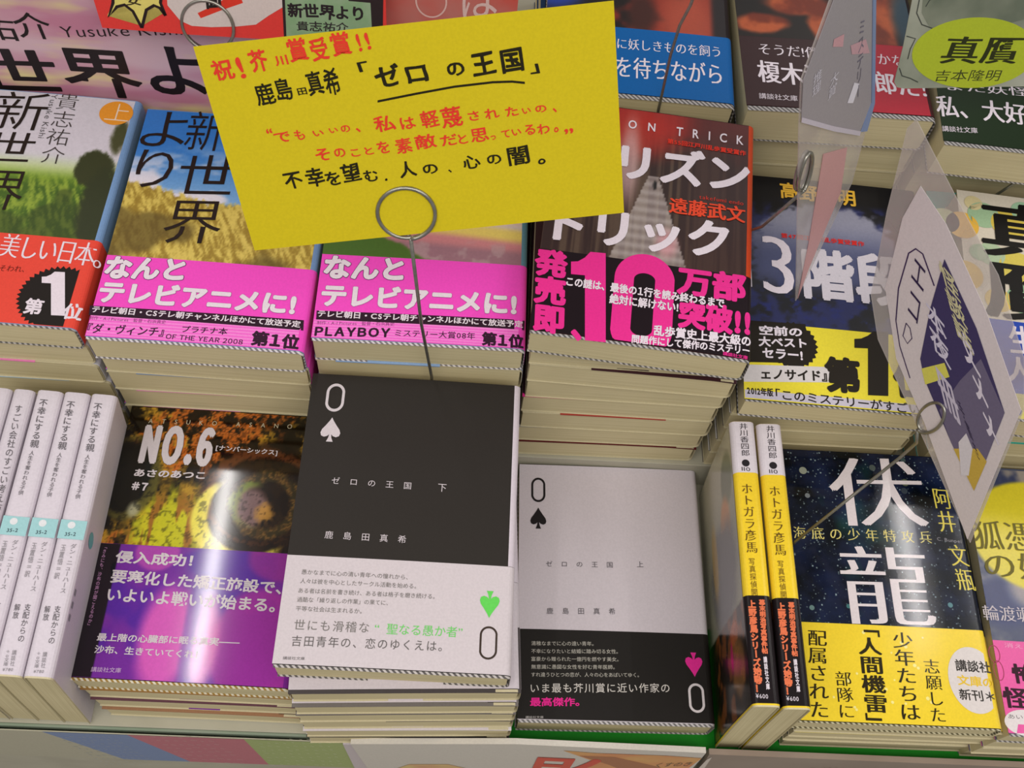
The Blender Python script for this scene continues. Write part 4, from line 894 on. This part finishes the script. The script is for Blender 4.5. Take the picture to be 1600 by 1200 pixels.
clampoly(LF, [(330,1260),(460,1260),(310,1200),(215,1200)], (118,136,172), zt); clampoly(LF, [(460,1260),(500,1260),(425,1200),(310,1200)], (184,108,118), zt); clampoly(LF, [(500,1260),(580,1260),(555,1200),(425,1200)], (158,172,108), zt)
rn = random.Random(5)
def marks(s, x0, x1, y0_, y1_, col, rows, cols, sk, ln=5):
    P, Fc = [], []
    for i in range(rows):
        for j in range(cols):
            y_ = y0_ + (y1_-y0_)*i/rows + rn.uniform(-1, 1); x_ = x0 + (x1-x0)*j/cols + sk*(y_-y0_) + rn.uniform(-1.5, 1.5)
            a, b = s.uv(x_, y_), s.uv(x_+ln*rn.uniform(.6, 1.2), y_+.8); t = .55
            n0 = len(P); P += [(a[0], a[1]), (b[0], b[1]), (b[0]+.3, b[1]+t), (a[0]+.3, a[1]+t)]; Fc.append((n0, n0+1, n0+2, n0+3))
    s.put('printed_marks', P, Fc, col, .06)
marks(LF, 90, 180, 1150, 1198, (176,184,186), 10, 9, 1.7, 6); marks(LF, 236, 330, 1150, 1196, (206,176,170), 8, 7, 1.5, 9); marks(LF, 400, 520, 1154, 1198, (206,210,176), 8, 9, .6, 6)
MZ = card('magazine', 'cream magazine with orange swirls and red lettering hanging under the table edge', fy, fnm, None, (204,198,186), 3.0, cat='magazine', world=[np.array(p, float) for p in ((44,-9.8,-200), (205,-9.8,-200), (205,-9.8,-133), (32,-9.8,-121.5))] if False else [on_plane(x, y, np.array([0,-9.8,0]), fnm) for x, y in ((640,1290),(1000,1290),(1103,1172),(806,1158),(548,1158))])
MZ.base = 2.9
poly(MZ, [(880,1164),(930,1168),(1040,1172),(1096,1176),(1060,1204),(1030,1240),(900,1230),(915,1200),(925,1180)], mat((214,166,96), .4, .3, 'cloudy', col2=(206,128,80), scale=40), 0, 'orange_swirl'); poly(MZ, [(905,1172),(960,1174),(1030,1190),(1060,1204),(1000,1206),(950,1186)], (168,112,76), 1, 'brown_swirl')
poly(MZ, [(640,1186),(700,1186),(780,1204),(640,1215),(600,1200)], mat((214,188,120), .4, .3, 'cloudy', col2=(206,150,110), scale=60), 0, 'orange_swirl')
T(MZ, '影', (804,1240), (896,1244), 60, (208,84,64), bold=.01, serif=True, layer=2, name='title_lettering'); T(MZ, 'くすのき', (1022,1190), (1076,1188), 9, (110,96,76), layer=2)
WB = card('booklet', 'white booklet with dark fore-edge hanging between the striped leaflet and the cream magazine', fy, fnm, None, (196,186,186), 2.0, cat='booklet', world=[on_plane(x, y, np.array([0,-9.0,0]), fnm) for x, y in ((585,1260),(640,1260),(590,1162),(536,1160))])
WB.base = 1.2; poly(WB, [(588,1206),(612,1206),(574,1166),(556,1164)], (160,152,128), 0, 'page_edges'); poly(WB, [(612,1206),(632,1206),(592,1166),(574,1166)], (72,62,44), 0, 'dark_edge')
BG = card('magazine', 'brownish magazine with pale pink lettering hanging under the table edge at bottom right', fy, fnm, None, mat((150,134,120), .4, .3, 'cloudy', col2=(134,118,104), scale=14), 3.0, cat='magazine', world=[on_plane(x, y, np.array([0,-9.8,0]), fnm) for x, y in ((1040,1290),(1800,1330),(1800,1203),(1108,1174))])
BG.base = 2.9; poly(BG, [(1104,1178),(1112,1174),(1092,1204),(1080,1204)], (206,196,184), 0, 'white_edge'); marks(BG, 1255, 1340, 1192, 1206, (190,166,140), 3, 9, 0, 7)
clampoly(BG, [(1130,1198),(1180,1200),(1180,1215),(1130,1215)], (206,190,190), -1, 0, 'pale_panel')
